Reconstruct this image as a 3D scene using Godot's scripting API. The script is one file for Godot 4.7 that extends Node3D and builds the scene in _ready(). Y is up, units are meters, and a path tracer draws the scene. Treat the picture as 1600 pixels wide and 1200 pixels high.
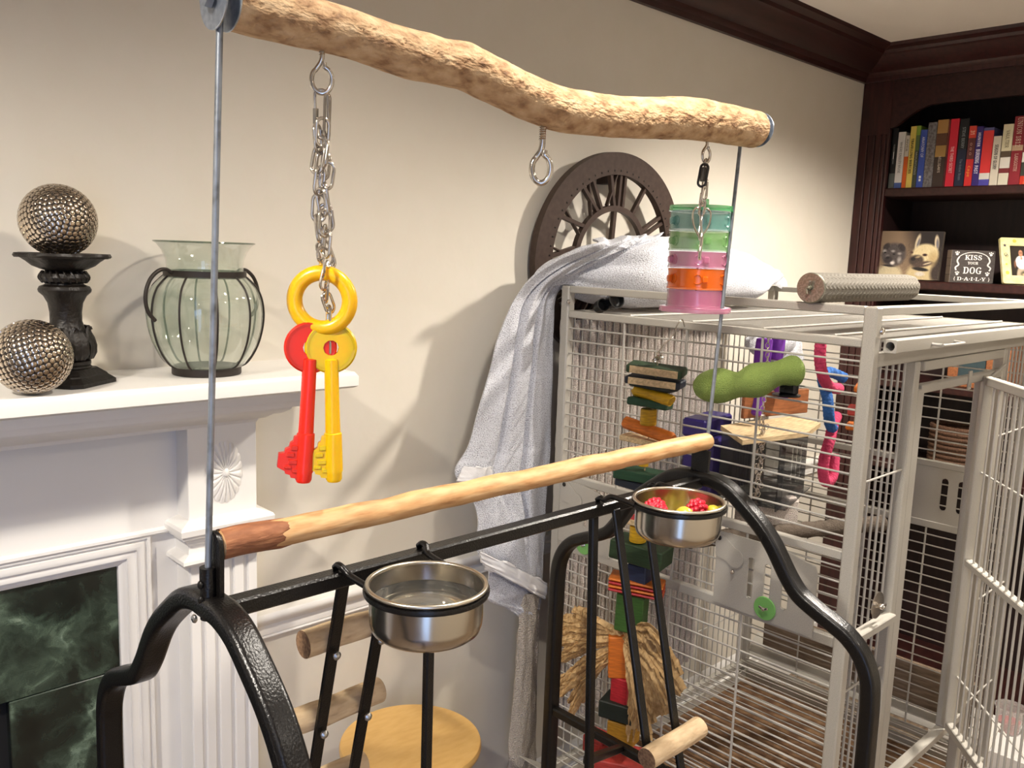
extends Node3D
# A room corner with a bird play stand, a fireplace mantel, a bird cage and a bookcase.
# World: x runs along the back wall to the bookcase, y is up, z points from the back wall into the room. Metres.

var taken := {}
var M := {}

class Shape:
	# Triangles, counter-clockwise seen from outside; mesh() turns them for Godot and smooths normals below an angle.
	var v := PackedVector3Array()
	var u := PackedVector2Array()

	func tri(a: Vector3, b: Vector3, c: Vector3) -> void:
		v.append(a); v.append(b); v.append(c)

	func quad(a: Vector3, b: Vector3, c: Vector3, d: Vector3) -> void:
		tri(a, b, c); tri(a, c, d)

	func face(p: Array, inside: Vector3) -> void:
		var n: Vector3 = (p[1] - p[0]).cross(p[2] - p[0])
		var mid: Vector3 = (p[0] + p[1] + p[2]) / 3.0
		var flip := n.dot(mid - inside) < 0.0
		for i in range(1, p.size() - 1):
			if flip: tri(p[0], p[i + 1], p[i])
			else: tri(p[0], p[i], p[i + 1])

	func box(t: Transform3D, size: Vector3, bevel := 0.0) -> Shape:
		var h := size / 2.0
		var b: float = minf(bevel, minf(h.x, minf(h.y, h.z)) * 0.95)
		var o := t.origin
		if b <= 0.0:
			for ax in 3:
				for s in [-1.0, 1.0]:
					var p := []
					for q in [[-1, -1], [1, -1], [1, 1], [-1, 1]]:
						var w := Vector3.ZERO
						w[ax] = s * h[ax]; w[(ax + 1) % 3] = q[0] * h[(ax + 1) % 3]; w[(ax + 2) % 3] = q[1] * h[(ax + 2) % 3]
						p.append(t * w)
					face(p, o)
			return self
		var pt := func(sx: float, sy: float, sz: float, k: int) -> Vector3:
			var s := Vector3(sx, sy, sz)
			var w := Vector3.ZERO
			for a in 3: w[a] = s[a] * (h[a] - (0.0 if a == k else b))
			return t * w
		for ax in 3:
			for s in [-1.0, 1.0]:
				var p := []
				for q in [[-1.0, -1.0], [1.0, -1.0], [1.0, 1.0], [-1.0, 1.0]]:
					var w := Vector3.ZERO
					w[ax] = s; w[(ax + 1) % 3] = q[0]; w[(ax + 2) % 3] = q[1]
					p.append(pt.call(w.x, w.y, w.z, ax))
				face(p, o)
		for ax in 3:
			var a1 := (ax + 1) % 3
			var a2 := (ax + 2) % 3
			for s1 in [-1.0, 1.0]:
				for s2 in [-1.0, 1.0]:
					var w := Vector3.ZERO
					w[a1] = s1; w[a2] = s2
					var lo := w; var hi := w
					lo[ax] = -1.0; hi[ax] = 1.0
					face([pt.call(lo.x, lo.y, lo.z, a1), pt.call(hi.x, hi.y, hi.z, a1), pt.call(hi.x, hi.y, hi.z, a2), pt.call(lo.x, lo.y, lo.z, a2)], o)
		for sx in [-1.0, 1.0]:
			for sy in [-1.0, 1.0]:
				for sz in [-1.0, 1.0]:
					face([pt.call(sx, sy, sz, 0), pt.call(sx, sy, sz, 1), pt.call(sx, sy, sz, 2)], o)
		return self

	func slab(a: Vector3, b: Vector3, bevel := 0.0) -> Shape:      # box from corner to corner
		return box(Transform3D(Basis(), (a + b) / 2.0), (b - a).abs(), bevel)

	func bar(a: Vector3, b: Vector3, wide: float, thick: float, bevel := 0.0, up := Vector3.UP) -> Shape:
		var d := (b - a).normalized()
		var s := d.cross(up)
		if s.length() < 0.01: s = d.cross(Vector3.RIGHT)
		s = s.normalized()
		return box(Transform3D(Basis(s, d, s.cross(d)), (a + b) / 2.0), Vector3(wide, (b - a).length(), thick), bevel)

	func tube(p: PackedVector3Array, r, n := 10, closed := false, caps := true) -> Shape:
		var m := p.size()
		var rings := []
		var side := Vector3.ZERO
		for i in m:
			var d: Vector3
			if closed: d = (p[(i + 1) % m] - p[(i + m - 1) % m]).normalized()
			else: d = (p[mini(i + 1, m - 1)] - p[maxi(i - 1, 0)]).normalized()
			if i == 0:
				side = d.cross(Vector3.UP)
				if side.length() < 0.1: side = d.cross(Vector3.RIGHT)
			side = (side - d * side.dot(d)).normalized()
			var other := d.cross(side)
			var rr: float = r[i] if r is Array or r is PackedFloat32Array else r
			var ring := PackedVector3Array()
			for k in n:
				var a := TAU * k / n
				ring.append(p[i] + (side * cos(a) + other * sin(a)) * rr)
			rings.append(ring)
		var off := 0
		if closed:   # match the last ring to the first
			var best := 1e9
			for s in n:
				var e: float = rings[m - 1][s].distance_to(rings[0][0] + p[m - 1] - p[0])
				if e < best: best = e; off = s
		for i in (m if closed else m - 1):
			var j := (i + 1) % m
			for k in n:
				var k2 := (k + 1) % n
				if j == 0 and closed: quad(rings[i][(k + off) % n], rings[i][(k2 + off) % n], rings[j][k2], rings[j][k])
				else: quad(rings[i][k], rings[i][k2], rings[j][k2], rings[j][k])
		if caps and not closed:
			for k in range(1, n - 1):
				tri(rings[0][0], rings[0][k + 1], rings[0][k])
				tri(rings[m - 1][0], rings[m - 1][k], rings[m - 1][k + 1])
		return self

	func lathe(t: Transform3D, prof: Array, n := 24, wave = null) -> Shape:   # prof: Vector2(r, y), bottom to top along the outside
		var g := []
		for q in prof:
			var ring := PackedVector3Array()
			for k in n:
				var a := TAU * k / n
				var r: float = q.x
				if wave != null: r = wave.call(a, q)
				ring.append(t * Vector3(r * cos(a), q.y, -r * sin(a)))
			g.append(ring)
		for i in prof.size() - 1:
			for k in n:
				var k2 := (k + 1) % n
				if prof[i].x < 1e-6: tri(g[i][k], g[i + 1][k2], g[i + 1][k])
				elif prof[i + 1].x < 1e-6: tri(g[i][k], g[i][k2], g[i + 1][k])
				else: quad(g[i][k], g[i][k2], g[i + 1][k2], g[i + 1][k])
		return self

	func ball(c: Vector3, r: Vector3, n := 16, b := Basis()) -> Shape:
		var prof := []
		for i in n / 2 + 1:
			var a := -PI / 2 + PI * i / (n / 2)
			prof.append(Vector2(0.0 if i == 0 or i == n / 2 else cos(a), sin(a)))
		return lathe(Transform3D(b * Basis.from_scale(r), c), prof, n)

	func extrude(t: Transform3D, poly: PackedVector2Array, depth: float, holes := []) -> Shape:   # outline in local xy, thickness from z = 0 to depth
		var q := poly.duplicate()
		if Geometry2D.is_polygon_clockwise(q): q.reverse()
		var rims := [q.duplicate()]
		for h in holes:
			var hh: PackedVector2Array = h.duplicate()
			if not Geometry2D.is_polygon_clockwise(hh): hh.reverse()
			rims.append(hh)
		# cut a bridge from every hole to the outline
		var order := rims.slice(1)
		order.sort_custom(func(a, b): return mx(a) > mx(b))
		for hh in order:
			var bi := 0
			for i in hh.size():
				if hh[i].x > hh[bi].x: bi = i
			var qi := -1
			var bd := 1e9
			for i in q.size():
				var ok: bool = q[i].x >= hh[bi].x - 1e-9
				if ok:
					for e in q.size():
						var e2 := (e + 1) % q.size()
						if e == i or e2 == i or q[e].is_equal_approx(q[i]) or q[e2].is_equal_approx(q[i]): continue
						if Geometry2D.segment_intersects_segment(hh[bi], q[i], q[e], q[e2]) != null: ok = false; break
				if ok and q[i].distance_to(hh[bi]) < bd: bd = q[i].distance_to(hh[bi]); qi = i
			if qi < 0: continue
			var nq := PackedVector2Array()
			for i in q.size():
				nq.append(q[i])
				if i == qi:
					for k in hh.size() + 1: nq.append(hh[(bi + k) % hh.size()])
					nq.append(q[i])
			q = nq
		var ix := Geometry2D.triangulate_polygon(q)
		for i in range(0, ix.size(), 3):
			var a := q[ix[i]]; var b := q[ix[i + 1]]; var c := q[ix[i + 2]]
			if (b - a).cross(c - a) < 0.0:
				var s := b; b = c; c = s
			tri(t * Vector3(a.x, a.y, depth), t * Vector3(b.x, b.y, depth), t * Vector3(c.x, c.y, depth))
			tri(t * Vector3(a.x, a.y, 0), t * Vector3(c.x, c.y, 0), t * Vector3(b.x, b.y, 0))
		for rim in rims:
			for i in rim.size():
				var a: Vector2 = rim[i]; var b: Vector2 = rim[(i + 1) % rim.size()]
				quad(t * Vector3(a.x, a.y, 0), t * Vector3(b.x, b.y, 0), t * Vector3(b.x, b.y, depth), t * Vector3(a.x, a.y, depth))
		return self

	static func mx(h: PackedVector2Array) -> float:
		var m := -1e9
		for p in h: m = maxf(m, p.x)
		return m

	func sweep(prof: PackedVector2Array, p: PackedVector3Array, side: Vector3, caps := true) -> Shape:   # closed outline swept along p; outline x lies along side
		var q := prof.duplicate()
		if Geometry2D.is_polygon_clockwise(q): q.reverse()
		var rings := []
		for i in p.size():
			var d := (p[mini(i + 1, p.size() - 1)] - p[maxi(i - 1, 0)]).normalized()
			var s := (side - d * side.dot(d)).normalized()
			var o := d.cross(s)
			var ring := PackedVector3Array()
			for w in q: ring.append(p[i] + s * w.x + o * w.y)
			rings.append(ring)
		var n := q.size()
		for i in p.size() - 1:
			for k in n:
				quad(rings[i][k], rings[i][(k + 1) % n], rings[i + 1][(k + 1) % n], rings[i + 1][k])
		if caps:
			var ix := Geometry2D.triangulate_polygon(q)
			for i in range(0, ix.size(), 3):
				var a := ix[i]; var b := ix[i + 1]; var c := ix[i + 2]
				if (q[b] - q[a]).cross(q[c] - q[a]) < 0.0:
					var s := b; b = c; c = s
				tri(rings[0][a], rings[0][c], rings[0][b])
				var e: PackedVector3Array = rings[p.size() - 1]
				tri(e[a], e[b], e[c])
		return self

	func grid(g: Array, thick := 0.0, uvs := []) -> Shape:   # g[i][j]; faces (i x j) outward; thick > 0 closes it with a back
		var rows := g.size()
		var cols: int = g[0].size()
		for i in rows - 1:
			for j in cols - 1:
				quad(g[i][j], g[i + 1][j], g[i + 1][j + 1], g[i][j + 1])
				if uvs.size():
					for w in [[i, j], [i + 1, j], [i + 1, j + 1], [i, j], [i + 1, j + 1], [i, j + 1]]: u.append(uvs[w[0]][w[1]])
		if thick > 0.0:
			var h := []
			for i in rows:
				var row := PackedVector3Array()
				for j in cols:
					var di: Vector3 = g[mini(i + 1, rows - 1)][j] - g[maxi(i - 1, 0)][j]
					var dj: Vector3 = g[i][mini(j + 1, cols - 1)] - g[i][maxi(j - 1, 0)]
					row.append(g[i][j] - di.cross(dj).normalized() * thick)
				h.append(row)
			for i in rows - 1:
				for j in cols - 1: quad(h[i][j], h[i][j + 1], h[i + 1][j + 1], h[i + 1][j])
			for i in rows - 1:
				quad(g[i][0], h[i][0], h[i + 1][0], g[i + 1][0])
				quad(g[i][cols - 1], g[i + 1][cols - 1], h[i + 1][cols - 1], h[i][cols - 1])
			for j in cols - 1:
				quad(g[0][j], g[0][j + 1], h[0][j + 1], h[0][j])
				quad(g[rows - 1][j], h[rows - 1][j], h[rows - 1][j + 1], g[rows - 1][j + 1])
		return self

	func mesh(angle := 38.0) -> ArrayMesh:
		var m := v.size() / 3
		var fn := PackedVector3Array()
		fn.resize(m)
		var at := {}
		var id := PackedInt32Array()
		id.resize(v.size())
		var lists := []
		for i in m:
			fn[i] = (v[i * 3 + 1] - v[i * 3]).cross(v[i * 3 + 2] - v[i * 3])
			for k in 3:
				var key := Vector3i((v[i * 3 + k] * 50000.0).round())
				var w = at.get(key)
				if w == null:
					w = lists.size(); at[key] = w; lists.append(PackedInt32Array())
				id[i * 3 + k] = w
				lists[w].append(i)
		var un := PackedVector3Array()
		un.resize(m)
		for i in m: un[i] = fn[i].normalized()
		var ca := cos(deg_to_rad(angle))
		var pv := PackedVector3Array(); var pn := PackedVector3Array(); var pu := PackedVector2Array()
		var has_uv := u.size() == v.size()
		for i in m:
			if fn[i].length_squared() < 1e-22: continue
			for k in [0, 2, 1]:
				var s := Vector3.ZERO
				for j in lists[id[i * 3 + k]]:
					if un[j].dot(un[i]) > ca: s += fn[j]
				pv.append(v[i * 3 + k])
				pn.append(s.normalized() if s.length_squared() > 1e-24 else un[i])
				if has_uv: pu.append(u[i * 3 + k])
		var arr := []
		arr.resize(Mesh.ARRAY_MAX)
		arr[Mesh.ARRAY_VERTEX] = pv
		arr[Mesh.ARRAY_NORMAL] = pn
		if has_uv: arr[Mesh.ARRAY_TEX_UV] = pu
		var out := ArrayMesh.new()
		out.add_surface_from_arrays(Mesh.PRIMITIVE_TRIANGLES, arr)
		return out


func S() -> Shape:
	return Shape.new()

func V(x: float, y: float, z: float) -> Vector3:
	return Vector3(x, y, z)

func T(o: Vector3, b := Basis()) -> Transform3D:
	return Transform3D(b, o)

func turn(deg: Vector3) -> Basis:
	return Basis.from_euler(deg * PI / 180.0)

func along(d: Vector3, up := Vector3.UP) -> Basis:     # local y runs along d
	var y := d.normalized()
	var x := y.cross(up)
	if x.length() < 0.01: x = y.cross(Vector3.RIGHT)
	x = x.normalized()
	return Basis(x, y, x.cross(y))

func curve(p: Array, step := 0.01) -> PackedVector3Array:      # smooth line through points
	var c := Curve3D.new()
	c.bake_interval = step
	for i in p.size():
		var t: Vector3 = (p[mini(i + 1, p.size() - 1)] - p[maxi(i - 1, 0)]) / 6.0
		c.add_point(p[i], -t, t)
	return c.get_baked_points()

func ring(c: Vector3, b: Basis, rx: float, ry: float, n := 24) -> PackedVector3Array:   # in the local xz plane
	var p := PackedVector3Array()
	for i in n:
		var a := TAU * i / n
		p.append(c + b * Vector3(cos(a) * rx, 0, -sin(a) * ry))
	return p

func round_rect(w: float, h: float, r: float, n := 4) -> PackedVector2Array:
	var p := PackedVector2Array()
	for q in [[1, 1, 0], [-1, 1, 1], [-1, -1, 2], [1, -1, 3]]:
		for i in n + 1:
			var a: float = PI / 2 * (q[2] + float(i) / n)
			p.append(Vector2(q[0] * (w / 2 - r) + cos(a) * r, q[1] * (h / 2 - r) + sin(a) * r))
	return p

func circle2(c: Vector2, rx: float, ry := -1.0, n := 24) -> PackedVector2Array:
	var p := PackedVector2Array()
	for i in n: p.append(c + Vector2(cos(TAU * i / n) * rx, sin(TAU * i / n) * (rx if ry < 0 else ry)))
	return p

func shifted(p: PackedVector2Array, d: Vector2) -> PackedVector2Array:
	var q := PackedVector2Array()
	for w in p: q.append(w + d)
	return q

func numbered(called: String, parent: Node) -> String:
	var key := str(parent.get_instance_id()) + called
	var n: int = taken.get(key, 0)
	taken[key] = n + 1
	return called if n == 0 else "%s_%03d" % [called, n]

func thing(called: String, label: String, category: String, at: Vector3, group := "") -> Node3D:
	var o := Node3D.new()
	o.name = numbered(called, self)
	add_child(o, true)
	o.position = at
	tag(o, label, category, group)
	return o

func tag(o: Node, label: String, category: String, group := "") -> void:
	o.set_meta("label", label)
	o.set_meta("category", category)
	if group: o.set_meta("group", group)

func part(parent: Node3D, called: String, s, m: Material, label := "", angle := 38.0) -> MeshInstance3D:   # the shape is in world coordinates
	var o := MeshInstance3D.new()
	o.mesh = s.mesh(angle) if s is Shape else s
	o.material_override = m
	o.name = numbered(called, parent)
	parent.add_child(o, true)
	var base := Vector3.ZERO
	var p: Node = parent
	while p != self:
		base += p.position
		p = p.get_parent()
	o.position = -base
	if label: o.set_meta("label", label)
	return o

func placed(parent: Node3D, called: String, mesh: Mesh, m: Material, t: Transform3D) -> MeshInstance3D:   # a shared mesh at a world place
	var o := MeshInstance3D.new()
	o.mesh = mesh
	o.material_override = m
	o.name = numbered(called, parent)
	parent.add_child(o, true)
	var base := Vector3.ZERO
	var p: Node = parent
	while p != self:
		base += p.position
		p = p.get_parent()
	o.transform = Transform3D(t.basis, t.origin - base)
	return o

func single(called: String, s, m: Material, label: String, category: String, at: Vector3, group := "", angle := 38.0) -> MeshInstance3D:
	var o := MeshInstance3D.new()
	var sh: Shape = s
	for i in sh.v.size(): sh.v[i] -= at
	o.mesh = sh.mesh(angle)
	o.material_override = m
	o.name = numbered(called, self)
	add_child(o, true)
	o.position = at
	tag(o, label, category, group)
	return o

func struct(called: String, s, m: Material, parent: Node = self, angle := 38.0) -> MeshInstance3D:
	var o := MeshInstance3D.new()
	o.mesh = s.mesh(angle) if s is Shape else s
	o.material_override = m
	o.name = numbered(called, parent)
	parent.add_child(o, true)
	if parent == self: o.set_meta("kind", "structure")
	return o

# ---------------------------------------------------------------- materials

func noise(freq: float, seed_ := 1, size := 256, stops := [], octaves := 4, type := FastNoiseLite.TYPE_SIMPLEX_SMOOTH, normal := false, warp := 0.0) -> NoiseTexture2D:
	var f := FastNoiseLite.new()
	f.noise_type = type
	f.frequency = freq
	f.seed = seed_
	f.fractal_octaves = octaves
	if type == FastNoiseLite.TYPE_CELLULAR: f.fractal_type = FastNoiseLite.FRACTAL_NONE
	if warp > 0.0:
		f.domain_warp_enabled = true
		f.domain_warp_amplitude = warp
		f.domain_warp_frequency = freq * 0.7
	var t := NoiseTexture2D.new()
	t.width = size; t.height = size
	t.seamless = true
	t.noise = f
	t.as_normal_map = normal
	if stops.size():
		var g := Gradient.new()
		g.offsets = PackedFloat32Array(stops.map(func(s): return s[0]))
		g.colors = PackedColorArray(stops.map(func(s): return s[1]))
		t.color_ramp = g
	return t

func rgb(r: float, g: float, b: float) -> Color:
	return Color(r / 255.0, g / 255.0, b / 255.0)

func mat(called: String, c: Color, rough := 0.5, metal := 0.0, tex: Texture2D = null, scale := Vector3.ONE, bump: Texture2D = null, bump_cm := 0.0, world := false) -> StandardMaterial3D:
	var m := StandardMaterial3D.new()
	m.resource_name = called
	m.albedo_color = c
	m.roughness = rough
	m.metallic = metal
	if tex or bump:
		m.uv1_triplanar = true
		m.uv1_world_triplanar = world
		m.uv1_scale = scale
	if tex: m.albedo_texture = tex
	if bump:
		m.heightmap_enabled = true
		m.heightmap_texture = bump
		m.heightmap_scale = bump_cm
	return m

func _ready() -> void:
	# camera
	var cam := Camera3D.new()
	cam.name = "camera"
	cam.position = Vector3(0, 1.65, 0)
	cam.basis = Basis.from_euler(Vector3(deg_to_rad(-8.51717), deg_to_rad(-43.87025), deg_to_rad(2.00573)))
	cam.fov = 47.692
	cam.near = 0.02
	cam.current = true
	add_child(cam)
	# sky (enters only through the glass door behind the camera) and exposure
	var env := Environment.new()
	env.background_mode = Environment.BG_SKY
	var sky := Sky.new()
	var ps := ProceduralSkyMaterial.new()
	ps.sky_top_color = Color(0.35, 0.5, 0.85)
	ps.sky_horizon_color = Color(0.72, 0.8, 0.95)
	ps.ground_bottom_color = Color(0.3, 0.32, 0.3)
	ps.ground_horizon_color = Color(0.6, 0.65, 0.7)
	sky.sky_material = ps
	env.sky = sky
	env.background_energy_multiplier = 4.0
	env.tonemap_mode = Environment.TONE_MAPPER_LINEAR
	env.tonemap_exposure = 1.0
	env.sdfgi_enabled = true
	env.ssao_enabled = true
	env.ssil_enabled = true
	var we := WorldEnvironment.new()
	we.name = "environment"
	we.environment = env
	add_child(we)
	# daylight through the glass door behind the camera
	var day := AreaLight3D.new()
	day.name = "door_daylight"
	day.area_size = Vector2(0.62, 1.9)
	day.position = Vector3(-0.76, 1.08, 0.94)
	# -z, where it shines, already points into the room
	day.light_color = Color(0.62, 0.76, 1.0)
	day.light_energy = DAY
	day.area_range = 12.0
	day.area_attenuation = 2.0
	day.shadow_enabled = true
	add_child(day)
	materials()
	shelf_materials()
	# the recessed ceiling lamps: the first one hangs over the play stand
	for q in LAMPS: ceiling_lamp(q[0], q[1], q[2])
	room()
	fireplace()
	bookcase()
	play_stand()
	cage()
	mantel_things()
	shelf_things()
	wall_clock()
	hanging_toys()
	bowls()
	cage_things()
	towel()
	stool()

const DAY := 0.9
const CEIL := 2.443
const LAMPS := [[1.01, -0.58, 1.4], [-0.62, -0.58, 4.2], [2.5, -0.50, 6.0], [-0.7, 0.6, 0.22], [1.05, 0.6, 0.40], [2.6, 0.6, 0.8]]

func ceiling_lamp(x: float, z: float, energy: float) -> void:
	var i: int = taken.get(str(get_instance_id()) + "ceiling_light", 0)
	var o := thing("ceiling_light", "round white recessed ceiling light " + ["above the play stand", "above the left of the fireplace", "above the bird cage", "behind the camera on the left", "behind the camera in the middle", "behind the camera on the right"][i], "ceiling light", V(x, CEIL - 0.006, z), "recessed ceiling lights")
	part(o, "trim_ring", S().lathe(T(V(x, CEIL, z)), [Vector2(0.055, -0.001), Vector2(0.058, -0.006), Vector2(0.08, -0.005), Vector2(0.084, -0.0005)], 32), M.white)
	part(o, "lamp_face", S().lathe(T(V(x, CEIL, z)), [Vector2(0.0, -0.0035), Vector2(0.056, -0.0035)], 32), M.lamp)
	var l := SpotLight3D.new()
	l.name = "lamp_light"
	l.light_color = Color(1.0, 0.965, 0.915)
	l.light_energy = energy
	l.light_size = 0.055
	l.spot_range = 12.0
	l.spot_attenuation = 2.0
	l.spot_angle = 76.0
	l.spot_angle_attenuation = 0.5
	l.shadow_enabled = true
	l.rotation = Vector3(-PI / 2, 0, 0)
	o.add_child(l)
	l.position = V(0, -0.014, 0)

func materials() -> void:
	var w := Color.WHITE
	M.lamp = mat("lamp face", rgb(255, 244, 225))
	M.lamp.emission_enabled = true
	M.lamp.emission = Color(1.0, 0.9, 0.75)
	M.lamp.emission_energy_multiplier = 3.0
	M.wall = mat("cream wall paint", rgb(214, 207, 194), 0.75, 0.0, noise(0.02, 3, 256, [[0.0, rgb(252, 251, 249)], [1.0, w]]), Vector3.ONE * 1.3, noise(0.09, 5, 256), 0.03)
	M.ceiling = mat("ceiling paint", rgb(226, 218, 208), 0.9, 0.0, null, Vector3.ONE * 2, noise(0.08, 8, 256), 0.03)
	M.white = mat("white gloss paint", rgb(232, 229, 224), 0.38, 0.0, null, Vector3.ONE * 3, noise(0.03, 6, 256), 0.008)
	M.pane = mat("window glass", Color(1, 1, 1, 0.04), 0.02)
	M.pane.transparency = BaseMaterial3D.TRANSPARENCY_ALPHA
	M.floor = mat("brown wooden floor", rgb(150, 132, 112), 0.45, 0.0, noise(0.03, 4, 256, [[0.0, rgb(150, 140, 130)], [1.0, w]]), V(1, 1, 6))
	var maho := noise(0.012, 21, 512, [[0.0, rgb(150, 120, 120)], [0.5, rgb(215, 195, 195)], [1.0, w]], 5)
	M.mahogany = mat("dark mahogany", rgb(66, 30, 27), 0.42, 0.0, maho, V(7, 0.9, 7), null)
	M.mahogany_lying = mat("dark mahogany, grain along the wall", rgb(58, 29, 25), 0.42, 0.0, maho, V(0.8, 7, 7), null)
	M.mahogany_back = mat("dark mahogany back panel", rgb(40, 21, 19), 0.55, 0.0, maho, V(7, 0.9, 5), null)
	# green marble: warped ridges over near black
	var f := FastNoiseLite.new()
	f.noise_type = FastNoiseLite.TYPE_SIMPLEX_SMOOTH
	f.fractal_type = FastNoiseLite.FRACTAL_RIDGED
	f.frequency = 0.0030
	f.fractal_octaves = 7
	f.fractal_gain = 0.55
	f.domain_warp_enabled = true
	f.domain_warp_amplitude = 110.0
	f.domain_warp_frequency = 0.006
	f.seed = 12
	var nt := NoiseTexture2D.new()
	nt.width = 768; nt.height = 768; nt.seamless = true; nt.noise = f
	var g := Gradient.new()
	g.offsets = PackedFloat32Array([0.0, 0.32, 0.52, 0.7, 0.85, 1.0])
	g.colors = PackedColorArray([rgb(14, 17, 15), rgb(22, 28, 24), rgb(36, 46, 39), rgb(60, 74, 62), rgb(100, 116, 100), rgb(156, 168, 150)])
	nt.color_ramp = g
	M.marble = mat("dark green veined marble", w, 0.16, 0.0, nt, Vector3.ONE * 1.55)
	M.firebox = mat("soot black firebox", rgb(16, 15, 15), 0.9)
	# metals
	M.black_iron = mat("black gloss hammered paint", rgb(15, 13, 12), 0.3, 0.0, null, Vector3.ONE * 14, noise(0.09, 9, 256), 0.04)
	M.black_iron.metallic_specular = 0.45
	M.bronze = mat("dark bronze resin", rgb(32, 26, 21), 0.45, 0.25, noise(0.03, 14, 256, [[0.0, rgb(150, 140, 130)], [1.0, w]]), Vector3.ONE * 9, noise(0.05, 15, 256), 0.1)
	M.iron_brown = mat("brown black wrought iron", rgb(47, 40, 35), 0.5, 0.35)
	M.clock = mat("brown painted metal", rgb(72, 56, 48), 0.5, 0.2, noise(0.03, 17, 256, [[0.0, rgb(205, 195, 190)], [1.0, w]]), Vector3.ONE * 6)
	M.steel = mat("brushed stainless steel", rgb(200, 192, 180), 0.2, 1.0)
	M.steel_inside = mat("satin stainless steel", rgb(208, 200, 184), 0.3, 1.0)
	M.chrome = mat("nickel plated chain", rgb(205, 198, 188), 0.16, 0.92)
	M.zinc = mat("zinc plated steel", rgb(186, 194, 204), 0.32, 0.8, noise(0.03, 18, 256, [[0.0, rgb(200, 205, 215)], [1.0, w]]), Vector3.ONE * 12)
	M.zinc_rod = mat("dull zinc threaded rod", rgb(150, 156, 164), 0.4, 0.55, noise(0.02, 19, 256, [[0.0, rgb(150, 145, 140)], [0.4, rgb(225, 225, 225)], [1.0, w]]), Vector3.ONE * 6)
	M.bolt = mat("bolt steel", rgb(190, 190, 188), 0.3, 1.0)
	# wood
	M.bark = mat("weathered driftwood bark", w, 0.85, 0.0, noise(0.012, 31, 512, [[0.0, rgb(86, 58, 40)], [0.22, rgb(150, 112, 78)], [0.4, rgb(190, 154, 114)], [0.6, rgb(206, 172, 132)], [1.0, rgb(224, 198, 160)]], 6), V(4, 9, 9), noise(0.03, 33, 512, [], 5), 0.22)
	M.crack = mat("dark bark crack", rgb(58, 38, 26), 0.95)
	M.dowel = mat("natural wood perch", w, 0.55, 0.0, noise(0.012, 35, 512, [[0.0, rgb(160, 108, 64)], [0.3, rgb(200, 150, 98)], [0.65, rgb(216, 172, 120)], [1.0, rgb(228, 192, 144)]], 4), V(2.5, 14, 14), noise(0.03, 36, 256), 0.06)
	M.dowel_bark = mat("brown bark left on the perch", w, 0.7, 0.0, noise(0.02, 37, 256, [[0.0, rgb(116, 70, 44)], [0.6, rgb(150, 96, 62)], [1.0, rgb(176, 122, 84)]], 4), V(5, 18, 18), noise(0.03, 38, 256), 0.1)
	M.rung = mat("pale worn wood rung", w, 0.7, 0.0, noise(0.012, 39, 512, [[0.0, rgb(170, 138, 106)], [0.35, rgb(212, 182, 142)], [1.0, rgb(234, 210, 170)]], 4), V(4, 14, 14), noise(0.03, 40, 256), 0.08)
	M.end_grain = mat("sawn end grain", w, 0.85, 0.0, noise(0.04, 41, 256, [[0.0, rgb(110, 82, 60)], [1.0, rgb(176, 140, 104)]]), Vector3.ONE * 14)
	M.pine = mat("varnished pine", w, 0.4, 0.0, noise(0.01, 42, 512, [[0.0, rgb(216, 170, 98)], [0.5, rgb(222, 178, 106)], [1.0, rgb(226, 184, 114)]], 3), V(3, 9, 9))
	# glass and water
	M.glass = mat("pale green bubbled glass", Color(0.88, 0.96, 0.9, 0.05), 0.03)
	M.glass.transparency = BaseMaterial3D.TRANSPARENCY_ALPHA
	M.glass.albedo_color = Color(0.62, 0.7, 0.6, 0.13)
	M.water = mat("water", Color(0.97, 0.98, 0.97, 0.02), 0.0)
	M.water.refraction_enabled = true
	M.water.refraction_scale = 0.033

	M.black_rubber = mat("black rubber", rgb(24, 23, 23), 0.8)
	M.dark_metal = mat("blackened steel", rgb(58, 54, 50), 0.35, 0.8)
	M.ball_core = mat("dark core between the studs", rgb(40, 33, 27), 0.7)
	M.stud = mat("polished silver studs", rgb(196, 184, 168), 0.17, 1.0)
	M.glass_edge = mat("green glass edge", Color(0.35, 0.42, 0.33, 0.45), 0.05)
	M.glass_edge.transparency = BaseMaterial3D.TRANSPARENCY_ALPHA
	# plastics
	M.plastic_yellow = soft("yellow translucent plastic", rgb(236, 186, 8), 0.28)
	M.plastic_ring = soft("yellow scuffed plastic", rgb(240, 186, 18), 0.3)
	M.plastic_red = soft("red translucent plastic", rgb(232, 44, 26), 0.28)
	for q in [["cup_mint", rgb(86, 190, 116), 0.62], ["cup_teal", rgb(110, 178, 168), 0.5], ["cup_green", rgb(132, 196, 110), 0.45], ["cup_pink", rgb(216, 130, 166), 0.52], ["cup_orange", rgb(250, 116, 12), 0.72]]:
		M[q[0]] = mat("clear plastic " + q[0], Color(q[1].r, q[1].g, q[1].b, q[2]), 0.12)
		M[q[0]].transparency = BaseMaterial3D.TRANSPARENCY_ALPHA
	M.raspberry = soft("raspberry", rgb(214, 40, 66), 0.3)
	M.grape = soft("yellow green fruit", rgb(206, 196, 66), 0.3)

	# cage and the things in it
	var speck := noise(0.35, 51, 256, [[0.0, rgb(196, 194, 188)], [0.5, rgb(232, 231, 228)], [1.0, w]], 2)
	M.cage = mat("grey hammered powder coat", rgb(200, 196, 188), 0.45, 0.15, speck, Vector3.ONE * 7, noise(0.25, 52, 256, [], 2), 0.03)
	M.cage_wire = mat("grey powder coated wire", rgb(184, 180, 172), 0.42, 0.15)
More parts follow.
